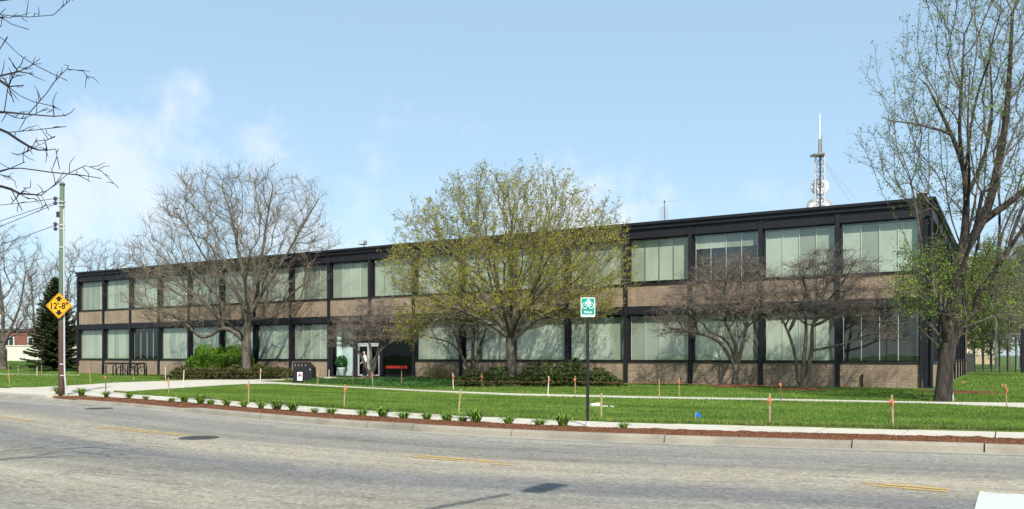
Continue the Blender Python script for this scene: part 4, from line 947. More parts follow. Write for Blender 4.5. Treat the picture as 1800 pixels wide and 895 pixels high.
# spruce
DS = 78.; BS = pd(97, 650, DS); BS[2] = hgt(BS[0]); HS = pd(97, 488, DS)[2] - BS[2]
t = thing('spruce_tree', 'dark green conical spruce beside the far end of the office building', 'tree', BS)
MB().tube([(0, 0, 0), (0, 0, HS * .5), (0, 0, HS * .98)], [.16, .10, .015], 7).build('trunk', 'bark_dark', t)
r = np.random.default_rng(9); Pn = []; Dn = []; bv = MB()
for k in range(240):
    f = (k + r.uniform()) / 240; z = HS * (.05 + .94 * f); Lb = 2.65 * (1 - f) ** .85 * r.uniform(.75, 1.12) + .12; a = k * 2.39996 + r.normal(0, .2); dz = -.28 * (1 - f) + .5 * f
    n = max(3, int(Lb / .10)); tt = np.linspace(.08, 1, n)
    x_ = np.cos(a) * Lb * tt; y_ = np.sin(a) * Lb * tt; z_ = z + Lb * (dz * tt + .22 * tt ** 2.2)
    bv.tube([(x_[i], y_[i], z_[i]) for i in (0, n // 2, n - 1)], [.028, .018, .006], 3, False)
    for i in range(n):
        w = .34 * (1 - tt[i] * .72) * min(1, Lb); m = 20; s = r.uniform(-1, 1, m) * w * 1.5
        Pn.append(np.stack([x_[i] - np.sin(a) * s + r.normal(0, .04, m), y_[i] + np.cos(a) * s + r.normal(0, .04, m), z_[i] - .22 * np.abs(s) + r.normal(0, .035, m)], 1))
        dd = np.stack([np.cos(a) * .8 - np.sin(a) * np.sign(s) * .7, np.sin(a) * .8 + np.cos(a) * np.sign(s) * .7, np.full(m, -.05)], 1) + r.normal(0, .25, (m, 3)); Dn.append(dd)
Pn = np.concatenate(Pn); Dn = np.concatenate(Dn)
def sprays(P, Dv, L, W_, seed):
    r = np.random.default_rng(seed); n = len(P); d = Dv / (np.linalg.norm(Dv, axis=1)[:, None] + 1e-9); s = np.cross(d, np.array([0, 0, 1.]) + r.normal(0, .5, (n, 3))); s /= np.linalg.norm(s, axis=1)[:, None] + 1e-9
    l = (L * r.uniform(.6, 1.3, n))[:, None]; w = W_ * r.uniform(.7, 1.3, n)[:, None]
    V = np.stack([P - d * l * .4, P + s * w * .5, P + d * l * .6, P - s * w * .5], 1).reshape(-1, 3); return V, np.arange(4 * n).reshape(-1, 4)
V, F = sprays(Pn, Dn, .26, .075, 1); cr_ = link('crown', npmesh('crown', V, F, 'leaf_spruce'), t); link('branches', bv.mesh('branches', 'bark_dark'), t)

# ------------------------------------------------------------------ shrubs and plants
def shrub(name, label, cat, c, rx, ry, h, mat, n, size, seed, kind='round', group=None):
    r = np.random.default_rng(seed); t = thing(name, label, cat, c, group); u = r.normal(size=(n, 3)); u /= np.linalg.norm(u, axis=1)[:, None]; u[:, 2] = np.abs(u[:, 2])
    ang = np.arctan2(u[:, 1], u[:, 0]); lump = 1 + .10 * np.sin(ang * 5 + seed) + .08 * np.sin(ang * 9 + u[:, 2] * 7) + .07 * np.sin(u[:, 2] * 11 + ang * 3)
    q = r.uniform(.0, 1, n) ** (.14 if kind == 'round' else .3)
    if kind == 'round':
        e = .62; sg = np.sign(u) * np.abs(u) ** e; P = sg * (q * lump)[:, None] * np.array([rx, ry, h]); V, F = leaves(P, size, seed, .2, .6)
    else:
        P = u * (q * lump)[:, None] * np.array([rx, ry, h]); P[:, 2] = h * (1 - np.hypot(P[:, 0] / rx, P[:, 1] / ry) ** 1.6).clip(.05) * r.uniform(.25, 1.05, n) * (1 + .22 * np.sin(P[:, 0] * 4.1 + seed) * np.sin(P[:, 1] * 3.3))
        tier = np.round(P[:, 2] / .22) * .22; P[:, 2] = .55 * P[:, 2] + .45 * tier
        Dv = np.stack([P[:, 0] / rx, P[:, 1] / ry, np.full(n, .28)], 1) + r.normal(0, .45, (n, 3)); V, F = sprays(P, Dv, size, size * .22, seed)
    V[:, 2] = np.maximum(V[:, 2], .01)
    link('foliage', npmesh('foliage', V, F, mat), t)
    s = MB()
    for k in range(7):
        a = k * .9 + seed; s.tube([(0, 0, -.03), (rx * .3 * math.cos(a), ry * .3 * math.sin(a), h * .4), (rx * .62 * math.cos(a), ry * .62 * math.sin(a), h * .68)], [.035, .025, .01], 5)
    s.build('stems', 'bark_dark', t); return t
c = pd(390, 660, 59.3); c[2] = 0; bs_ = shrub('round_bush', 'clipped bright lime green bush behind the bare locust trunk', 'bush', c, 2.6, 1.25, 2.0, 'leaf_lime', 36000, .11, 3); bs_.rotation_euler = (0, 0, 0)
JG = 'low junipers beside the entrance walk'
for k, (px, py, rx, h) in enumerate([(318, 667, 1.6, .85), (362, 667.5, 1.8, .80), (405, 667.5, 1.7, .9), (450, 667, 1.7, .95), (486, 666, 1.3, .75)]):
    c = gp(px, py); c = c + FV * .9; lab = ['low bronze green juniper at the outer end of the row by the bicycle rack', 'low juniper under the lime green bush, second from the bicycle rack', 'low juniper under the lime green bush, third from the bicycle rack', 'low juniper at the foot of the bare locust trunk', 'small low juniper at the end of the row nearest the recycling bin'][k]
    shrub('juniper_shrub', lab, 'shrub', c, rx, 1.2, h, 'leaf_juniper_bronze', 5200, .26, 20 + k, 'spray', JG)
for k, (px, py, rx, h) in enumerate([(838, 681, 1.3, .75), (880, 679, 1.2, .95), (952, 680, 1.7, 1.15), (1010, 680, 1.6, 1.25), (1058, 680, 1.25, .85)]):
    c = gp(px, py); c = c + FV * 1.1; lab = ['low green juniper left of the budding tree, beside the ground cover', 'green juniper directly behind the budding tree trunk', 'wide green juniper right of the budding tree trunk', 'tall green juniper behind the bicycle sign post', 'low green juniper at the end of the row by the brick wall'][k]
    shrub('juniper_shrub', lab, 'shrub', c, rx, 1.4, h, 'leaf_juniper', 7000, .24, 30 + k, 'spray', 'junipers by the budding tree')
# dry ornamental shrub against the brick
c = pY(772, 663, -1.3); c[2] = 0; t = thing('dry_shrub', 'dry straw coloured shrub against the brick under the windows', 'shrub', c)
r = np.random.default_rng(5); n = 1400; P = np.stack([r.normal(0, .45, n), r.normal(0, .3, n), r.uniform(0, .25, n)], 1); V, F = blades(P, .75, .012, .6, seed=6); link('foliage', npmesh('foliage', V, F, 'leaf_dry'), t); P = P[:200]; V, F = blades(P, .5, .02, .6, seed=8); link('shoots', npmesh('shoots', V, F, 'leaf_green'), t)
# ground cover by the doors
r = np.random.default_rng(15); n = 60000; P = np.stack([r.uniform(-33.5, -19, n), r.uniform(-12, -1, n), r.uniform(0, .30, n)], 1); P = P[inpoly(P, cover_poly)]; P[:, 2] *= (.6 + .4 * np.sin(P[:, 0] * 2) * np.sin(P[:, 1] * 2.3))
V, F = leaves(P, .085, 16, .6, .5); tag(link('ground_cover', npmesh('ground_cover', V, F, 'leaf_cover')), 'low dark green ground cover in the bed before the entrance', 'ground cover', kind='stuff')
# day lilies along the street strip
def lily(size, seed):
    r = np.random.default_rng(seed); V = []; F = []; nb = int(150 * size + 22)
    for k in range(nb):
        a = r.uniform(0, 6.283); L = size * r.uniform(.7, 1.2); sp_ = r.uniform(.25, 1.0); w = .013 * r.uniform(.8, 1.3); c_, s_ = math.cos(a), math.sin(a); r0 = r.uniform(0, .08); o = len(V)
        pts = [(r0, 0), (r0 + .20 * L * sp_, .36 * L), (r0 + .52 * L * sp_, .60 * L * (1.1 - .3 * sp_)), (r0 + .95 * L * sp_, L * (.78 - .55 * sp_))]
        for i, (q, z) in enumerate(pts):
            ww = w * (1, 1.1, .85, .12)[i]; V += [(q * c_ - ww * s_, q * s_ + ww * c_, z), (q * c_ + ww * s_, q * s_ - ww * c_, z)]
        for i in range(3): F.append((o + 2 * i, o + 2 * i + 1, o + 2 * i + 3, o + 2 * i + 2))
    return npmesh('leaves', np.array(V), np.array(F), 'leaf_lily')
ORD = 'first second third fourth fifth sixth seventh eighth ninth tenth eleventh twelfth thirteenth fourteenth fifteenth sixteenth seventeenth eighteenth nineteenth twentieth twenty-first twenty-second twenty-third twenty-fourth twenty-fifth twenty-sixth twenty-seventh'.split()
LM = {'b': [lily(.42, s) for s in (1, 2, 3)], 's': [lily(.27, s) for s in (4, 5, 6)]}
spots = [(103, 694.5, 'b'), (143, 697, 'b'), (187, 699.5, 'b'), (227, 702.5, 'b'), (256, 704.5, 's'), (302, 708.5, 's'), (325, 709.5, 'b'), (353, 712, 'b'), (380, 713, 's'), (406, 715.5, 'b'), (437, 718, 'b'), (469, 720.5, 'b'), (506, 722, 'b'), (535, 724, 'b'),
         (570, 727, 's'), (604, 728.5, 's'), (665, 731.5, 's'), (689, 735, 'b'), (727, 737, 's'), (769, 739, 's'), (802, 741, 's'), (830, 742.5, 's'), (846, 744.5, 'b'), (898, 748, 's'), (948, 751, 's'), (995, 752, 'b'), (1110, 754, 's')]
for k, (px, py, sz) in enumerate(spots):
    c = gp(px, py, -.06); c[1] = min(c[1], KB(c[0]) + SWO - .12); c[1] = max(c[1], KB(c[0]) + .45)
    od = ORD[k]; lab = f'leafy day lily clump, {od} from the utility pole along the mulch strip' if sz == 'b' else f'small day lily sprout, {od} plant from the utility pole along the mulch strip'
    if k == 0: lab = 'day lily clump at the foot of the utility pole'
    if k == 25: lab = 'day lily clump in the mulch next to the bicycle sign post'
    if k == 26: lab = 'last small day lily sprout beyond the bicycle sign post'
    t = thing('day_lily', lab, 'plant', (c[0], c[1], -.045), 'day lilies in the mulch strip', rng.uniform(0, 6)); s_ = rng.uniform(.78, 1.18); t.scale = (s_, s_, s_); link('leaves', LM[sz][k % 3], t)

# ------------------------------------------------------------------ street furniture
def text_mesh(body, size, mat, T, name='lettering', ext=.0, align='CENTER', bold=0.0, xs=1.0):
    cu = bpy.data.curves.new(name, 'FONT'); cu.body = body; cu.size = size; cu.align_x = align; cu.extrude = .002; cu.offset = bold; cu.resolution_u = 3
    o = bpy.data.objects.new(name, cu); COL.objects.link(o); dg = bpy.context.evaluated_depsgraph_get(); me = bpy.data.meshes.new_from_object(o.evaluated_get(dg)); bpy.data.objects.remove(o)
    for v in me.vertices: v.co = Vector(T(v.co.x * xs, v.co.y, v.co.z))
    me.materials.clear(); me.materials.append(MATS[mat]); me.name = name; return me

# utility pole with clearance sign
PB = np.array([-28.75, KB(-28.75) + .62, -.06]); DP = depth(PB); PBx = 900 + FPX * float((PB - CAM) @ RV) / DP
PB = PB + RV * (108 - PBx) / FPX * DP; DP = depth(PB)
def pz(y): return pd(108, y, DP)[2] - PB[2]
t = thing('utility_pole', 'tall green and rust brown metal utility pole beside the entrance walk', 'utility pole', PB)
H = pz(325)
MB().tube([(0, 0, -.1), (0, 0, .3), (.0, 0, H * .45), (RV[0] * .03, RV[1] * .03, H)], [.122, .118, .10, .085], 14).build('shaft', 'pole_paint', t, smooth=True)
MB().lathe([(.105, H - .02), (.105, H + .05), (.06, H + .10), (.01, H + .11)], (RV[0] * .03, RV[1] * .03, 0), 12).build('cap', 'pole_paint', t, smooth=True)
for y in (355, 362, 396, 403, 435, 640, 660): MB().lathe([(.118, pz(y) - .02), (.118, pz(y) + .02)], (RV[0] * .02, RV[1] * .02, 0), 12).build('band', 'galvanised', t)
cq = -FV * .05 + RV * .14
MB().tube([tuple(cq + np.array([0, 0, -.02]) + RV * .09), tuple(cq + np.array([0, 0, .7]) + RV * .02), tuple(cq + np.array([0, 0, 1.4])), tuple(cq + np.array([0, 0, pz(368)]) - RV * .02)], .032, 8).build('conduit', 'galvanised', t)
for ya, yb in ((349, 357), (394, 402)):
    m = MB()
    for y in (ya, yb):
        c = -RV * .24 + np.array([0, 0, pz(y)]); m.lathe([(.03, -.08), (.075, -.06), (.05, -.02), (.085, .02), (.05, .05), (.03, .08)], tuple(c), 10)
    m.build('insulator', 'insulator', t, smooth=True)
    m = MB()
    for y in (ya, yb): m.tube([tuple(-RV * .24 + np.array([0, 0, pz(y)])), tuple(-RV * .08 + np.array([0, 0, pz(y)]))], .02, 5)
    m.tube([tuple(-RV * .24 + np.array([0, 0, pz(yb)])), tuple(-RV * .24 + np.array([0, 0, pz(ya)]))], .015, 5); m.build('rack', 'lattice_grey', t)
MB().box(-.05, .05, -.05, .05, 0, .22).build('junction_box', 'insulator', t).location = tuple(-RV * .13 + np.array([0, 0, pz(382)]))
def wire(label, a, b, sag):
    P = []
    for i in range(15):
        q = i / 14; p = a + (b - a) * q; p[2] -= sag * 4 * q * (1 - q); P.append(tuple(p))
    o = MB().tube(P, .013, 5).build('overhead_wire', 'wire'); tag(o, label, 'wire', 'overhead wires at the utility pole')
q0 = lambda y: PB - RV * .24 + np.array([0, 0, pz(y)])
wire('overhead wire leaving the top insulator of the utility pole, nearly level', q0(349), pd(-420, 330, DP - 4), .5)
wire('overhead wire leaving the second insulator of the utility pole, sloping down', q0(356), pd(-420, 505, DP + 6), .2)
wire('overhead wire leaving the second insulator, lowest of the upper wires', q0(359), pd(-420, 536, DP + 7), .25)
wire('single overhead wire leaving the lower insulators of the utility pole', q0(396), pd(-420, 545, DP + 7), .3)
# diamond sign, faces the camera side of the street
zc = pz(538); cS = PB - FV * .17 + np.array([0, 0, zc]); hd = 22.5 / FPX * DP
tS = thing('clearance_sign', 'yellow diamond clearance sign 12-8 with two arrows on the utility pole', 'sign', cS)
fn = -FV * math.cos(.06) + RV * math.sin(.06); fr_ = np.cross(np.array([0, 0, 1.]), -fn); fr_ = RV
def ST(u, v, w): return tuple(RV * u + np.array([0, 0, v]) - FV * w)
def diamond(s, c=.12):
    return [(s * (1 - c), -s * c), (s * (1 - c), s * c), (s * c, s * (1 - c)), (-s * c, s * (1 - c)), (-s * (1 - c), s * c), (-s * (1 - c), -s * c), (-s * c, -s * (1 - c)), (s * c, -s * (1 - c))]
MB().prism(diamond(hd * 1.03, .05), ST, .012).build('plate', 'sign_yellow', tS)
o_, i_ = diamond(hd * .97, .05), diamond(hd * .935, .05); m = MB(); n = 8
V = [ST(u, v, .0145) for u, v in o_ + i_]; m.add(V, [(k, (k + 1) % n, n + (k + 1) % n, n + k) for k in range(n)]); m.build('border', 'sign_black', tS)
for sg in (1, -1):
    a_ = [(0, .78), (.30, .50), (.13, .50), (.13, .34), (-.13, .34), (-.13, .50), (-.30, .50)]
    MB().prism([(u * hd, v * hd * sg) for u, v in a_], lambda u, v, w: ST(u, v, .0125 + w), .003).build('arrow', 'sign_black', tS)
link('lettering', text_mesh("12'-8\"", hd * .68, 'sign_black', lambda u, v, w: ST(u, v - hd * .24, .0145 + w), xs=.90, bold=.008), tS)

# bicycle route sign
SB = gp(1033, 750, -.05); DB = depth(SB)
t = thing('route_sign', 'green bicycle route sign on a black post in the mulch', 'sign', SB)
zt_ = pd(1033, 553, DB)[2] + .05; zu = pd(1033, 523.5, DB)[2] + .05; zl = pd(1033, 557.5, DB)[2] + .05; sw = 12.6 / FPX * DB
MB().tube([(0, 0, -.05), (0, 0, zu - .05)], .036, 8).build('post', 'black_paint', t); MB().tube([(0, 0, -.04), (0, 0, .12)], .046, 8).build('sleeve', 'galvanised', t)
def rr(w, h, r_): 
    P = []
    for cx_, cy_, a0_ in ((w - r_, h - r_, 0), (-w + r_, h - r_, 90), (-w + r_, -h + r_, 180), (w - r_, -h + r_, 270)):
        for k in range(4): a = rad(a0_ + 30 * k); P.append((cx_ + r_ * math.cos(a), cy_ + r_ * math.sin(a)))
    return P
hh = (zu - zl) / 2; zc = (zu + zl) / 2
SU = np.array([math.cos(rad(16)), math.sin(rad(16)), 0]) ; SU = RV * math.cos(.03) + FV * math.sin(.03); SN = np.cross(SU, np.array([0, 0, 1.]))
def S2(u, v, w): return tuple(SU * u + np.array([0, 0, zc + v]) + SN * (.045 + w))
pl_ = MB().prism(rr(sw, hh, .03), S2, .006).build('plate', 'sign_white', t)
MB().prism(rr(sw - .014, hh - .014, .024), lambda u, v, w: S2(u, v, .0065 + w), .002).build('face', 'sign_green', t)
m = MB(); bx, by = .062, hh * .17
for sx in (-1, 1): m.tube([S2(sx * bx * 1.12 + .052 * math.cos(a), by + .062 * math.sin(a), .011) for a in np.linspace(0, 2 * math.pi, 18, endpoint=False)], .0075, 4, closed=True)
for A_ in ([(-.07, by), (-.03, by + .085), (.045, by + .085), (.07, by)], [(-.03, by + .085), (.005, by - .005), (.045, by + .085)], [(.005, by - .005), (.07, by)], [(.045, by + .085), (.04, by + .115), (.02, by + .125)], [(-.03, by + .095), (-.005, by + .128), (.035, by + .10)], [(-.028, by + .09), (.02, by + .06), (.0, by - .02)]):
    m.tube([S2(u, v, .011) for u, v in A_], .008, 4)
m.lathe([(.017, -.002), (.017, .004)], S2(.014, by + .150, .011), 12, 'y'); m.build('bicycle_symbol', 'sign_white', t)
for tx, vy, sz in (('West to', -.128, .068), ('Halsted Street', -.196, .062)):
    link('lettering', text_mesh(tx, sz, 'sign_white', lambda u, v, w: S2(u, v + vy * hh / .215, .0100 + w), xs=.74, bold=.0015), t)

# recycling bin
b0, b1 = gp(515, 672.5), gp(549, 672.5); b1 = b0 + (b1 - b0); RB = (b0 + b1) / 2; DBn = depth(RB); wb_ = 17.2 / FPX * DBn; hb_ = pd(515, 638, DBn)[2]
t = thing('recycling_bin', 'black recycling bin with round holes and a white poster beside the walk', 'bin', RB)
def BT(u, v, w): return tuple(RV * u + np.array([0, 0, v]) + FV * w)
MB().prism([(-wb_, .0), (wb_, 0), (wb_, hb_ * .74), (wb_ * .48, hb_), (-wb_, hb_)], BT, .85).build('body', 'black_plastic', t, bevel=.012)
MB().prism([(-wb_ * 1.02, hb_ + .004), (wb_ * .50, hb_ + .004), (wb_ * .50, hb_ + .03), (-wb_ * 1.02, hb_ + .03)], lambda u, v, w: BT(u, v, w - .03), .9).build('lid', 'black_plastic', t, bevel=.008)
for u in (-.78, -.44, -.10, .25):
    MB().lathe([(.062, 0), (.062, .012), (.045, .012), (.045, 0)], (0, 0, 0), 14, 'y').build('hole', 'galvanised', t).location = tuple(RV * u * wb_ + np.array([0, 0, hb_ * .88]) - FV * .012)
MB().lathe([(.05, 0), (.05, .012)], (0, 0, 0), 12, 'y').build('hole', 'galvanised', t).location = tuple(RV * .74 * wb_ + np.array([0, 0, hb_ * .66]) - FV * .012)
MB().prism([(-.55 * wb_, .10 * hb_), (-.02 * wb_, .10 * hb_), (-.02 * wb_, .53 * hb_), (-.55 * wb_, .53 * hb_)], lambda u, v, w: BT(u, v, -.012 + w), .008).build('poster', 'sign_white', t)
cu_, cv_ = -.285 * wb_, .37 * hb_; sy = .26 * wb_
for k, mat in ((0, 'sign_black'), (1, 'sign_black'), (2, 'sign_black'), (3, 'poster_red'), (4, 'poster_red')):
    a = rad(90 + 120 * k) if k < 3 else rad(60 + 120 * (k - 3)); q = .55 if k < 3 else .16
    cx_, cy_ = cu_ + sy * q * math.cos(a), cv_ + sy * q * math.sin(a); s_ = sy * (.42 if k < 3 else .34)
    MB().prism([(cx_ + s_ * math.cos(a + b_), cy_ + s_ * .85 * math.sin(a + b_)) for b_ in (0, 1.5, 2.4, 3.9, 4.8)], lambda u, v, w: BT(u, v, -.0135 - .001 * k + w), .0012).build('emblem', mat, t)
MB().prism([(-.47 * wb_, .145 * hb_), (-.10 * wb_, .145 * hb_), (-.10 * wb_, .165 * hb_), (-.47 * wb_, .165 * hb_)], lambda u, v, w: BT(u, v, -.0135 + w), .0012).build('poster_line', 'lattice_grey', t)

# bicycle rack and two bicycles
ra, rb_ = gp(180, 660.8), gp(257, 660.8); dr_ = rb_ - ra; Lr = float(np.hypot(*dr_[:2])); yr = math.atan2(dr_[1], dr_[0])
ra[1] = -3.6; ra[:2] = pY(180, 0, -3.9)[:2]; rb_[:2] = pY(257.5, 0, -3.3)[:2]; dr_ = rb_ - ra; Lr = float(np.hypot(*dr_[:2])); yr = math.atan2(dr_[1], dr_[0])
t = thing('bicycle_rack', 'black tubular bicycle rack of hoops on the lawn by the brick wall', 'bicycle rack', (ra[0], ra[1], 0), None, yr)
hr = pd(218, 638.5, depth((ra + rb_) / 2))[2]
def hoop(w, h, r_, ax):
    P = [(0, -.1)] + [(0, h - r_)] + [(r_ - r_ * math.cos(rad(a)), h - r_ + r_ * math.sin(rad(a))) for a in (20, 45, 70, 90)] + [(w - r_ + r_ * math.sin(rad(a)), h - r_ + r_ * math.cos(rad(a))) for a in (0, 20, 45, 70, 90)] + [(w, -.1)]
    return P
MB().tube([(u, 0, v) for u, v in hoop(Lr, hr, .22, 0)], .052, 8).build('rail', 'black_paint', t, smooth=True)
for f in (.20, .36, .53, .69, .85):
    MB().tube([(Lr * f, u - .45, v) for u, v in hoop(.9, hr - .03, .2, 1)], .048, 8).build('hoop', 'black_paint', t, smooth=True)
def bicycle(label, loc, rz, fm, lean=.06):
    t = thing('bicycle', label, 'bicycle', loc, 'bicycles at the rack', rz); t.rotation_euler = (lean, 0, rz)
    for cx_ in (-.52, .52):
        w = MB().tube([(cx_ + .325 * math.cos(a), 0, .345 + .325 * math.sin(a)) for a in np.linspace(0, 2 * math.pi, 24, endpoint=False)], .012, 5, closed=True).build('wheel', 'black_paint', t)
        MB().tube([(cx_ + .345 * math.cos(a), 0, .345 + .345 * math.sin(a)) for a in np.linspace(0, 2 * math.pi, 24, endpoint=False)], .030, 6, closed=True).build('tyre', 'rubber', w)
        m = MB()
        for k in range(12): a = k * math.pi / 6; m.tube([(cx_, .02 * (-1) ** k, .345), (cx_ + .32 * math.cos(a), 0, .345 + .32 * math.sin(a))], .003, 3)
        m.build('spokes', 'galvanised', w)
    m = MB(); bb, st_, hd_ = (-.06, 0, .29), (-.20, 0, .78), (.36, 0, .80)
    for A_, r_ in (([bb, st_], .024), ([st_, hd_], .024), ([bb, (.385, 0, .68)], .026), ([(-.52, .03, .345), bb], .011), ([(-.52, .03, .345), st_], .010), ([hd_, (.40, 0, .62)], .022), ([(.40, .03, .63), (.52, .04, .345)], .014), ([(.40, -.03, .63), (.52, -.04, .345)], .014)): m.tube(A_, r_, 6)
    m.build('frame', fm, t)
    MB().tube([st_, (-.235, 0, .93)], .013, 6).build('seat_post', 'chrome', t); MB().prism([(-.40, -.07), (-.36, -.09), (-.24, -.03), (-.10, -.015), (-.10, .015), (-.24, .03), (-.36, .09), (-.40, .07)], lambda u, v, w: (u, v, .92 + w), .05).build('saddle', 'black_plastic', t, bevel=.012)
    MB().tube([hd_, (.33, 0, .93)], .015, 6).tube([(.24, -.30, .97), (.32, -.20, .96), (.36, 0, .94), (.32, .20, .96), (.24, .30, .97)], .013, 6).build('handlebar', 'black_plastic', t)
    MB().lathe([(.09, -.006), (.09, .006)], (bb[0], -.05, bb[2]), 16, 'y').tube([(bb[0], -.08, bb[2]), (bb[0] + .1, -.08, bb[2] - .14)], .01, 5).tube([(bb[0], .08, bb[2]), (bb[0] - .1, .08, bb[2] + .14)], .01, 5).build('crank', 'chrome', t)
    return t
for px, Y, label, rz, fm in ((224, -3.5, 'dark bicycle leaning in the middle of the rack', yr + .25, 'purple_metal'), (240, -3.05, 'black bicycle with round wheels at the end of the rack nearer the junipers', yr + .05, 'black_paint')):
    c = pY(px, 0, Y); bicycle(label, (c[0], c[1], 0), rz, fm)

# survey stakes -------------------------------------------------------
def stake(px, py, ptop, mat='wood', flag=None, label=None, group=None, w=.045, tilt=0.0, z=None):
    c = gp(px, py) if z is None else pd(px, py, z); c[2] = hgt(c[0]); D = depth(c); h = (py - ptop) / FPX * D
    ry = rng.normal(0, .035) + tilt
    t = thing('survey_stake', label, 'stake', c, group, rng.uniform(0, 3)); t.rotation_euler = (rng.normal(0, .03), ry, rng.uniform(0, .6) + .3)
    MB().add([(-w / 2, -w / 4, .0 - .08), (w / 2, -w / 4, -.08), (w / 2, w / 4, -.08), (-w / 2, w / 4, -.08), (-w / 2, -w / 4, h), (w / 2, -w / 4, h), (w / 2, w / 4, h), (-w / 2, w / 4, h)], [(0, 3, 2, 1), (4, 5, 6, 7), (0, 1, 5, 4), (1, 2, 6, 5), (2, 3, 7, 6), (3, 0, 4, 7)]).build('post', mat, t, bevel=.004)
    if flag:
        f0 = h * (.80 if flag != 'low' else .62); fm = 'orange_ochre' if rng.random() < .25 else 'orange_ribbon'
        MB().box(-w * .56, w * .56, -w * .34, w * .34, f0, f0 + .035).build('ribbon', fm, t)
        m = MB(); s_ = 1 if rng.random() < .5 else -1; V = []; n = 5
        for i in range(n):
            q = i / (n - 1); V += [(s_ * (w * .5 + .06 * q), -.02 - .03 * math.sin(q * 5), f0 - .02 - .05 * q * q), (s_ * (w * .5 + .055 * q), -.02 + .02 * math.sin(q * 4), f0 + .045 - .03 * q)]
        m.add(V, [(2 * i, 2 * i + 1, 2 * i + 3, 2 * i + 2) for i in range(n - 1)]); m.build('ribbon_tail', fm, t)
        MB().add([(-.018, -.03, f0 + .01), (-.012, -.035, f0 - .10), (.012, -.04, f0 - .11), (.016, -.035, f0 + .01)], [(0, 1, 2, 3)]).build('ribbon_tail', fm, t)
    return t
G1 = 'stakes along the front lawn'; G2 = 'stakes along the garden path'; G3 = 'stakes on the side lawn'
LF = 'ribboned wooden stake at the front edge of the lawn'; LN = 'plain wooden stake without ribbon at the front edge of the main lawn'
for px, py, pt, fl in ((437, 706, 670, 1), (605, 714, 676, 1), (806, 726, 684, 0), (1057, 737, 691, 0), (1353, 745, 692, 1), (1570, 750, 694, 1)):
    lab = LF + {437: ', first from the entrance walk', 605: ', second from the entrance walk', 1353: ', near the blue flag', 1570: ', before the corner window'}.get(px, '') if fl else LN
    if px == 1057: lab = 'plain wooden stake beside the white stone near the bicycle sign'
    stake(px, py, pt, 'wood', fl or None, lab, G1, .042)
LP_ = 'wooden stake with orange ribbon standing beside the narrow garden path'
for px, py, pt, mt, fl, lab in ((457, 674.5, 648, 'wood_white', 1, 'pale stake with orange ribbon where the entrance walk meets the lawn'), (322, 682, 651, 'wood_white', 0, 'pale bare stake in the entrance walk edge by the junipers'),
    (297, 693, 664, 'wood', 1, 'wooden stake with orange ribbon at the lawn corner by the entrance walk'), (291, 667.5, 645, 'wood_white', 0, 'pale leaning stake at the outer juniper'), (558, 680, 654, 'wood', 1, 'wooden stake with orange ribbon just right of the recycling bin'),
    (620, 679, 652, 'wood_dark', 1, 'dark stake with red orange ribbon in the ground cover by the doors'), (655, 681.5, 654, 'wood', 1, 'wooden stake with orange ribbon before the tree at the doors'), (706, 678, 652, 'wood', 0, 'wooden stake in the ground cover before the red bench'),
    (797, 685.5, 656, 'wood_white', 1, 'pale stake with orange ribbon beside the path left of the budding tree'), (847, 683.5, 656, 'wood_dark', 1, 'dark stake with orange ribbon next to the budding tree'), (963, 696, 661, 'wood_white', 1, 'white stake with orange ribbon before the junipers on the path edge'),
    (1011, 693, 661, 'wood', 1, 'wooden stake with orange ribbon before the tall juniper'), (1159, 701, 666, 'wood', 0, LP_.replace(' with orange ribbon', ' without ribbon')), (1194, 697, 664, 'wood', 1, LP_),
    (1372, 704, 668, 'wood_dark', 1, 'dark thin stake with orange ribbon by the three stemmed tree'), (1622, 704, 668, 'wood_dark', 0, 'dark leaning stake at the foot of the tall leafing tree'), (1770, 716.5, 675, 'wood', 1, 'wooden stake with orange flag on the path of the side lawn'),
    (506, 673, 655, 'wood_dark', 0, 'short dark stake left of the recycling bin'), (578, 671, 650, 'wood_white', 0, 'pale stake leaning at the black entrance column')):
    stake(px, py, pt, mt, fl or None, lab, G2, .036)
for px, py, pt, mt, fl, lab in ((17, 681, 656, 'wood', 1, 'wooden stake with orange ribbon on the lawn edge beside the bare tree'), (15, 657, 640, 'wood', 0, 'ochre stake on the far lawn beside the big bare trunk'), (32, 659.5, 643, 'wood', 0, 'ochre stake on the far lawn before the cream wall'), (65, 661, 645, 'wood_white', 0, 'pale stake on the far lawn before the spruce'),
    (73, 661.5, 642, 'wood', 0, 'ochre stake on the far lawn before the spruce'), (139, 662, 643, 'wood', 1, 'ochre stake with orange ribbon beside the spruce'), (159, 675.5, 649, 'wood', 1, 'wooden stake with orange ribbon between utility pole and bicycle rack'), (186, 689, 656, 'wood_dark', 1, 'dark stake with orange ribbon in the entrance walk before the bicycle rack')):
    stake(px, py, pt, mt, fl or None, lab, G3, .042)
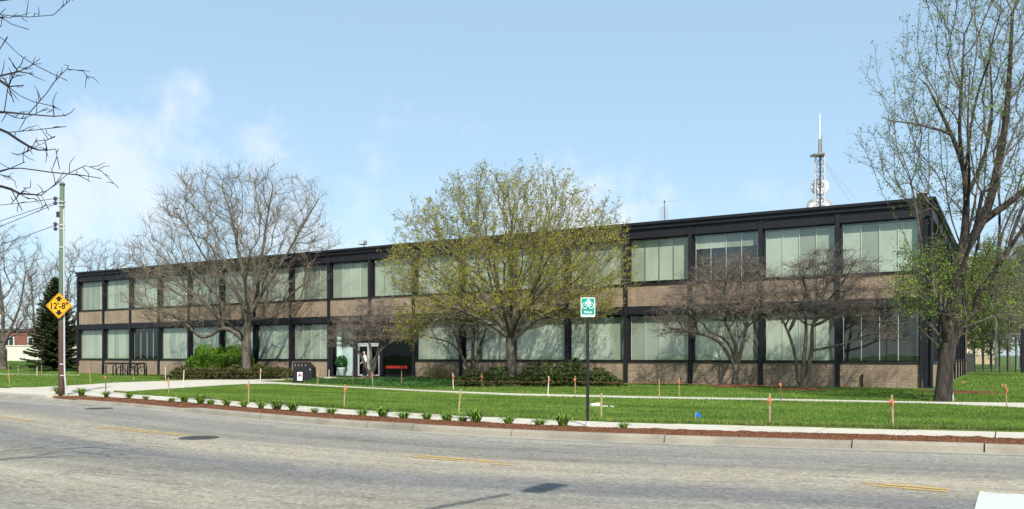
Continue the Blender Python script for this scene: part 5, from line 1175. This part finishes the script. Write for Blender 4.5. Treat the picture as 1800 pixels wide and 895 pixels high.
# loose marker flags
for px, py, mt, lab in ((120, 658, 'orange_ochre', 'small orange wire flag in the far lawn by the spruce'), (234, 669, 'orange_ochre', 'small ochre wire flag in the lawn before the bicycle rack'), (371, 666, 'orange_ribbon', 'small orange wire flag stuck in the juniper row'), (1151, 676.5, 'orange_ribbon', 'small orange wire flag before the brick wall'),
    (1482, 681, 'orange_ribbon', 'small orange flag lying low before the corner window wall'), (1692, 676, 'orange_ochre', 'small orange flag on the side lawn beyond the tall leafing tree'), (1761, 682, 'orange_ochre', 'small orange flag on the side lawn beside a stake'), (663, 674, 'blue_flag', 'small blue flag in the ground cover before the doors'), (1222, 739, 'blue_flag', 'small bright blue flag in the front lawn')):
    c = gp(px, py); D = depth(c); t = thing('marker_flag', lab, 'flag', c, 'marker flags in the grass'); h = .20
    MB().tube([(0, 0, -.03), (.01, 0, h)], .004, 4).build('wire', 'galvanised', t); V = []
    for i in range(4): V += [(.01 + .045 * i, .02 * math.sin(i * 1.7), h - .005 - .01 * i), (.01 + .045 * i, .02 * math.sin(i * 1.7 + .5), h - .115 - .006 * i)]
    MB().add(V, [(2 * i, 2 * i + 1, 2 * i + 3, 2 * i + 2) for i in range(3)]).build('pennant', mt, t)
# string line along the stakes by the path
for (a, b_), lab in ((((797, 668), (963, 672)), 'thin orange string between the stakes beside the budding tree'), (((1011, 671), (1194, 674)), 'thin orange string between stakes before the brick wall'), (((1194, 674), (1372, 678)), 'thin orange string between stakes before the two small bare trees'), (((558, 664), (655, 664)), 'thin orange string between stakes before the entrance')):
    D_ = {797: depth(gp(797, 685.5)), 963: depth(gp(963, 696)), 1011: depth(gp(1011, 693)), 1194: depth(gp(1194, 697)), 1372: depth(gp(1372, 704)), 558: depth(gp(558, 680)), 655: depth(gp(655, 681.5))}
    o = MB().tube([tuple(pd(*a, D_[a[0]])), tuple((pd(*a, D_[a[0]]) + pd(*b_, D_[b_[0]])) / 2 - np.array([0, 0, .03])), tuple(pd(*b_, D_[b_[0]]))], .004, 4).build('string_line', 'orange_ribbon'); tag(o, lab, 'string', 'string lines')

# stone and small wall pipe, manholes, road paint ----------------------
c = gp(1046, 714.5); t = thing('white_stone', 'flat broken white stone lying on the front lawn by a stake', 'stone', c)
m = MB(); m.prism([(-.14, -.12), (.0, -.16), (.16, -.10), (.17, .06), (.03, .14), (-.13, .10)], lambda u, v, w: (u * (1 - .15 * w / .1), v, -.02 + w * (1 + u)), .12); m.build('slab', 'stone_white', t, bevel=.025)
for dx, dy, s_ in ((.34, -.05, .5), (.48, .10, .35), (.62, -.1, .3)):
    m = MB(); m.prism([(-.14 * s_, -.1 * s_), (.12 * s_, -.14 * s_), (.16 * s_, .08 * s_), (-.06 * s_, .14 * s_)], lambda u, v, w: (u + dx, v + dy, -.01 + w), .06 * s_ + .02); m.build('fragment', 'stone_white', t, bevel=.012)
c = pY(1516, 660, .03); t = thing('wall_pipe', 'short dark standpipe with cap on the brick wall below the corner window', 'pipe', (c[0], -.02, .0))
MB().tube([(0, 0, -.05), (0, 0, .50)], .035, 8).build('riser', 'black_paint', t); MB().lathe([(.055, .48), (.06, .60), (.03, .63)], (0, 0, 0), 10).build('cap', 'black_paint', t)
def manhole(label, px, py, r_):
    c = gp(px, py, ROAD_Z); t = thing('manhole_cover', label, 'manhole cover', (c[0], c[1], ROAD_Z), 'manhole covers in the road')
    MB().lathe([(r_, -.02), (r_, .010), (r_ - .05, .012), (r_ - .05, -.02)], (0, 0, 0), 32).build('ring', 'cast_iron', t)
    MB().lathe([(r_ - .06, -.02), (r_ - .06, .008)], (0, 0, 0), 32).build('lid', 'cast_iron', t); m = MB()
    for i in range(-4, 5):
        for j in range(-4, 5):
            if (i * i + j * j) * .0121 < (r_ - .1) ** 2: m.box(i * .11 - .035, i * .11 + .035, j * .11 - .035, j * .11 + .035, .0082, .015)
    m.build('tread', 'cast_iron', t)['kind'] = 'stuff'
manhole('round iron manhole cover at the end of a yellow line', 350, 770, .40); manhole('round iron manhole cover close to the kerb by the utility pole', 174, 718.5, .42)
def mark(name, mat, pts, z=.008, sub=24, jit=.06):
    (a, b_, w) = pts; a, b_ = np.array(a), np.array(b_); d = (b_ - a) / np.linalg.norm(b_ - a); nrm = np.array([-d[1], d[0]]); V = []
    for i in range(sub + 1):
        q = a + (b_ - a) * i / sub; w0 = w * (1 + rng.normal(0, jit)); V += [(*(q - nrm * w0 / 2), ROAD_Z + z), (*(q + nrm * w0 / 2), ROAD_Z + z)]
    o = MB().add(V, [(2 * i, 2 * i + 1, 2 * i + 3, 2 * i + 2) for i in range(sub)]).build(name, mat); struct(o); return o
for (x0, y0), (x1, y1) in (((-30, 730), (60, 740)), ((180, 750), (345, 766)), ((725, 800), (912, 816)), ((1515, 849), (1668, 861)), ((1715, 864), (1900, 876))):
    a, b_ = gp(x0, y0, ROAD_Z)[:2], gp(x1, y1, ROAD_Z)[:2]; mark('yellow_line', 'yellow_line', (a, b_, .13))
    d = (b_ - a) / np.linalg.norm(b_ - a); nr = np.array([-d[1], d[0]])
    mark('yellow_line', 'yellow_line', (a - nr * .20, b_ - nr * .20, .11), .008)
mark('stop_line', 'white_line', ((3.36, -30.28), (3.30, -37.9), .62), .010, jit=0)
# street lamp behind the camera, its arm's shadow lies across the road
t = thing('street_lamp', 'tall grey street lamp standing behind the viewer, shadow across the road', 'street lamp', (2.8, -46.1, -.05))
MB().tube([(0, 0, -.05), (0, 0, 8.2)], [.12, .08], 10).build('pole', 'galvanised', t); MB().tube([(0, 0, 8.1), (.25, 1.6, 8.9), (.9, 4.2, 9.15), (1.35, 6.4, 9.2)], [.06, .05, .045, .04], 8).build('arm', 'galvanised', t)
MB().box(-.16, .16, -.40, .40, -.06, .10).build('lamp_head', 'galvanised', t, bevel=.05).location = (1.5, 7.0, 9.2)

# lobby things -----------------------------------------------------
c = pY(599, 0, .62); t = thing('potted_plant', 'leafy green plant in a white pot behind the entrance glass', 'potted plant', (c[0], .66, .02)); t.scale = (.85, .6, .95)
MB().lathe([(.24, 0), (.30, .02), (.36, .62), (.39, .64), (.39, .70), (.34, .70), (.33, .62)], (0, 0, 0), 20).build('pot', 'white_paint', t, smooth=True)
r = np.random.default_rng(77); n = 900; u = r.normal(size=(n, 3)); u /= np.linalg.norm(u, axis=1)[:, None]; P = u * (r.uniform(.2, 1, n) ** .4)[:, None] * np.array([.62, .5, .48]) + np.array([0, 0, 1.12]); V, F = leaves(P, .17, 7, .3, .6); link('foliage', npmesh('foliage', V, F, 'leaf_house'), t)
MB().tube([(0, 0, .6), (0, 0, .95)], .03, 5).tube([(0, 0, .6), (.15, .05, 1.1)], .02, 5).tube([(0, 0, .6), (-.15, .05, 1.1)], .02, 5).build('stems', 'bark_olive', t)
c = pY(697, 0, 1.3); t = thing('red_bench', 'bright red vinyl bench inside the glazed lobby', 'bench', (c[0], 1.3, .02))
MB().box(-.72, .72, -.26, .26, .62, .80).build('seat', 'red_vinyl', t, bevel=.03)
MB().box(-.70, .70, -.22, .22, .57, .619).build('seat_rail', 'black_paint', t)
for sx in (-.62, .62):
    for sy_ in (-.18, .18): MB().tube([(sx, sy_, 0), (sx, sy_, .58)], .025, 6).build('leg', 'black_paint', t)

# person stepping out of the door ------------------------------------
def person(loc, rz):
    t = thing('person', 'person in white shirt and dark trousers walking out of the entrance door', 'person', loc, None, rz)
    def skin(name, J, E, mat, sub=2):
        me = bpy.data.meshes.new(name); me.from_pydata([p for p, _ in J], E, []); o = bpy.data.objects.new(name, me); COL.objects.link(o)
        sm = o.modifiers.new('s', 'SKIN'); sm.use_smooth_shade = True; o.modifiers.new('u', 'SUBSURF').levels = sub
        for v, (_, r_) in zip(me.skin_vertices[0].data, J): v.radius = r_ if isinstance(r_, tuple) else (r_, r_)
        me.skin_vertices[0].data[0].use_root = True
        dg = bpy.context.evaluated_depsgraph_get(); dg.update(); m2 = bpy.data.meshes.new_from_object(o.evaluated_get(dg)); bpy.data.objects.remove(o); m2.materials.clear(); m2.materials.append(MATS[mat]); m2.name = name
        return link(name, m2, t)
    # x right, y back, z up; faces -y
    J = [((0, 0, .95), (.15, .11)), ((0, .0, 1.18), (.125, .09)), ((0, .01, 1.38), (.165, .10)), ((0, .0, 1.47), (.06, .06)), ((0, -.02, 1.56), (.06, .065)), ((0, -.03, 1.66), (.08, .095)), ((0, -.03, 1.73), (.06, .075)),
         ((.18, 0, 1.40), .055), ((.24, .03, 1.12), .045), ((.25, -.08, .90), .034), ((.255, -.12, .80), (.03, .018)), ((-.18, 0, 1.40), .055), ((-.25, .0, 1.13), .045), ((-.24, -.16, .96), .034), ((-.23, -.24, .91), (.03, .018)),
         ((.10, 0, .86), .09), ((.105, -.10, .50), .06), ((.11, -.06, .09), .042), ((.11, -.20, .04), (.04, .03)), ((-.10, 0, .86), .09), ((-.105, .02, .48), .06), ((-.11, .16, .10), .042), ((-.11, .05, .04), (.04, .03)),
         ((.262, -.15, .72), (.009, .009)), ((.245, -.16, .73), (.009, .009)), ((-.225, -.32, .89), (.009, .009)), ((-.245, -.31, .885), (.009, .009)), ((.235, -.14, .77), (.01, .01)), ((-.20, -.26, .93), (.01, .01))]
    E = [(0, 1), (1, 2), (2, 3), (3, 4), (4, 5), (5, 6), (2, 7), (7, 8), (8, 9), (9, 10), (2, 11), (11, 12), (12, 13), (13, 14), (0, 15), (15, 16), (16, 17), (17, 18), (0, 19), (19, 20), (20, 21), (21, 22), (10, 23), (10, 24), (14, 25), (14, 26), (10, 27), (14, 28)]
    skin('body', J, E, 'skin')
    J2 = [((0, 0, .90), (.19, .145)), ((0, 0, 1.18), (.155, .12)), ((0, .01, 1.38), (.195, .125)), ((0, .0, 1.45), (.085, .08)), ((.19, 0, 1.40), .075), ((.245, .03, 1.12), .062), ((.25, -.08, .92), .05), ((-.19, 0, 1.40), .075), ((-.255, .0, 1.13), .062), ((-.242, -.14, .98), .05)]
    skin('shirt', J2, [(0, 1), (1, 2), (2, 3), (2, 4), (4, 5), (5, 6), (2, 7), (7, 8), (8, 9)], 'shirt_white')
    J3 = [((0, 0, .92), (.12, .10)), ((.10, 0, .84), .115), ((.105, -.10, .50), .085), ((.11, -.06, .10), .07), ((-.10, 0, .84), .115), ((-.105, .02, .48), .085), ((-.11, .15, .11), .07)]
    skin('trousers', J3, [(0, 1), (1, 2), (2, 3), (0, 4), (4, 5), (5, 6)], 'trousers')
    J4 = [((0, .0, 1.74), (.095, .105)), ((0, .05, 1.66), (.10, .07)), ((.0, .075, 1.55), (.10, .05)), ((0, .08, 1.44), (.08, .04))]
    skin('hair', J4, [(0, 1), (1, 2), (2, 3)], 'hair')
    f = MB(); f.lathe([(.012, -.004), (.012, .004)], (.032, -.118, 1.67), 8, 'y').lathe([(.012, -.004), (.012, .004)], (-.032, -.118, 1.67), 8, 'y'); f.build('eyes', 'hair', t)
    MB().add([(0, -.118, 1.675), (-.015, -.118, 1.63), (.015, -.118, 1.63), (0, -.145, 1.635)], [(0, 1, 3), (0, 3, 2), (1, 2, 3)]).build('nose', 'skin', t); MB().box(-.025, .025, -.122, -.112, 1.600, 1.608).build('mouth', 'poster_red', t)
    return t
c = pY(641, 0, -.25); person((c[0], -.25, .06), rad(-35))

# ------------------------------------------------------------------ far surroundings
def far_building(name, label, px0, px1, ytop, ybot, D, mat, roof, floors, cols, deep=14., win=True, zb=None):
    a, b_ = pd(px0, ybot, D), pd(px1, ybot, D); z0 = float(hgt(a[0])) if zb is None else zb; h = pd(px0, ytop, D)[2] - z0; u = (b_ - a); u[2] = 0; L = float(np.linalg.norm(u)); u /= L; v = np.array([-u[1], u[0], 0]); v = v if v @ FV > 0 else -v
    t = thing(name, label, 'building', (a[0], a[1], z0), None, math.atan2(u[1], u[0])); sgn = 1 if np.dot(np.cross(u, v), [0, 0, 1]) > 0 else -1
    MB().box(0, L, 0, sgn * deep, -.3, h).build('wall', mat, t); MB().box(-.3, L + .3, -.3 * sgn, sgn * (deep + .3), h + .001, h + .35).build('roof', roof, t)
    if win:
        for i in range(cols):
            for k in range(floors):
                w = L / cols; x0 = (i + .28) * w; x1 = (i + .72) * w; fh = h / floors; z1 = k * fh + fh * .32; z2 = k * fh + fh * .80
                o = MB().box(x0, x1, -.08 * sgn, .02 * sgn, z1, z2).build('window', 'white_paint', t)
                MB().box(x0 + .12, (x0 + x1) / 2 - .05, -.10 * sgn, -.081 * sgn, z1 + .12, z2 - .12).build('pane', 'window_dark', o); MB().box((x0 + x1) / 2 + .05, x1 - .12, -.10 * sgn, -.081 * sgn, z1 + .12, z2 - .12).build('pane', 'window_dark', o)
    return t
far_building('brick_building', 'low red brick building behind the cream wall on the far left', -260, 122, 582, 640, 128., 'brick_red', 'roof_dark', 1, 9, 20)
t = far_building('apartment_building', 'tan brick apartment block with white windows beyond the sports fence', 1690, 1748, 455, 650, 150., 'brick_tan', 'roof_dark', 5, 4, 16, zb=0.)
a, b_ = pd(-220, 640, 112.), pd(142, 640, 100.); zA = .8; t = thing('garden_wall', 'long cream painted wall in panels behind the spruce', 'wall', (a[0], a[1], zA), None, math.atan2((b_ - a)[1], (b_ - a)[0])); L = float(np.hypot(*(b_ - a)[:2])); hw = pd(60, 607, 104)[2] - zA; npn = 16
for i in range(npn): MB().box(i * L / npn + .015, (i + 1) * L / npn - .015, 0, .25, -.3, hw - .12).build('panel', 'wall_cream', t)
MB().box(-.05, L + .05, -.06, .31, hw - .118, hw).build('coping', 'wall_cream', t)
# sports ground fence on the right: posts, rails and mesh
a, b_ = gp(1699, 655.2), gp(1880, 653.5); t = thing('sports_fence', 'tall thin wire fence with posts at the end of the side lawn', 'fence', (a[0], a[1], 0), None, math.atan2((b_ - a)[1], (b_ - a)[0])); L = float(np.hypot(*(b_ - a)[:2])); DF = depth(a); hf = 3.0
for i in range(14): MB().tube([(i * L / 13, 0, -.1), (i * L / 13, 0, hf)], .045, 6).build('post', 'black_paint', t)
for z in (.1, 1.5, hf): MB().tube([(0, 0, z), (L, 0, z)], .025, 5).build('rail', 'black_paint', t)
m = MB(); nw = int(L / .14)
for i in range(nw): m.tube([(i * L / nw, 0, .1), (i * L / nw, 0, 1.5)], .008, 3, False)
m.build('mesh_wires', 'black_paint', t)
a, b_ = pd(1694, 655, 72.), pd(1713, 655, 86.); a[2] = b_[2] = 0; u = b_ - a; L = float(np.hypot(*u[:2])); t = thing('black_fence', 'solid black slatted fence joining the rear of the office building', 'fence', a, None, math.atan2(u[1], u[0]))
for i in range(24): MB().box(i * L / 24, (i + .82) * L / 24, 0, .05, 0, 1.75).build('slat', 'black_paint', t)
for z in (.3, 1.5): MB().box(0, L, .055, .10, z, z + .1).build('rail', 'black_paint', t)
def lightpole(label, px, D, ytop):
    c = pd(px, 652, D); c[2] = 0; t = thing('light_pole', label, 'light pole', c, 'poles around the sports ground'); h = pd(px, ytop, D)[2]
    MB().tube([(0, 0, -.1), (0, 0, h)], [.11, .07], 8).build('pole', 'lattice_grey', t); MB().box(-.5, .5, -.12, .12, h, h + .25).build('lamp_head', 'lattice_grey', t, bevel=.03)
lightpole('grey light pole beyond the fence beside the apartment block', 1751, 92., 558); lightpole('grey light pole by the bare trees beyond the fence', 1788, 96., 590)
for px, lab in ((1796, 'black gate post at the end of the side lawn'), (1799, 'second black gate post behind the first')):
    c = gp(px, 655); t = thing('gate_post', lab, 'post', c); h = pd(px, 580, depth(c))[2]; MB().tube([(0, 0, -.1), (0, 0, h)], .09, 8).build('shaft', 'black_paint', t); MB().lathe([(.12, h), (.12, h + .06), (.02, h + .14)], (0, 0, 0), 10).build('cap', 'black_paint', t)
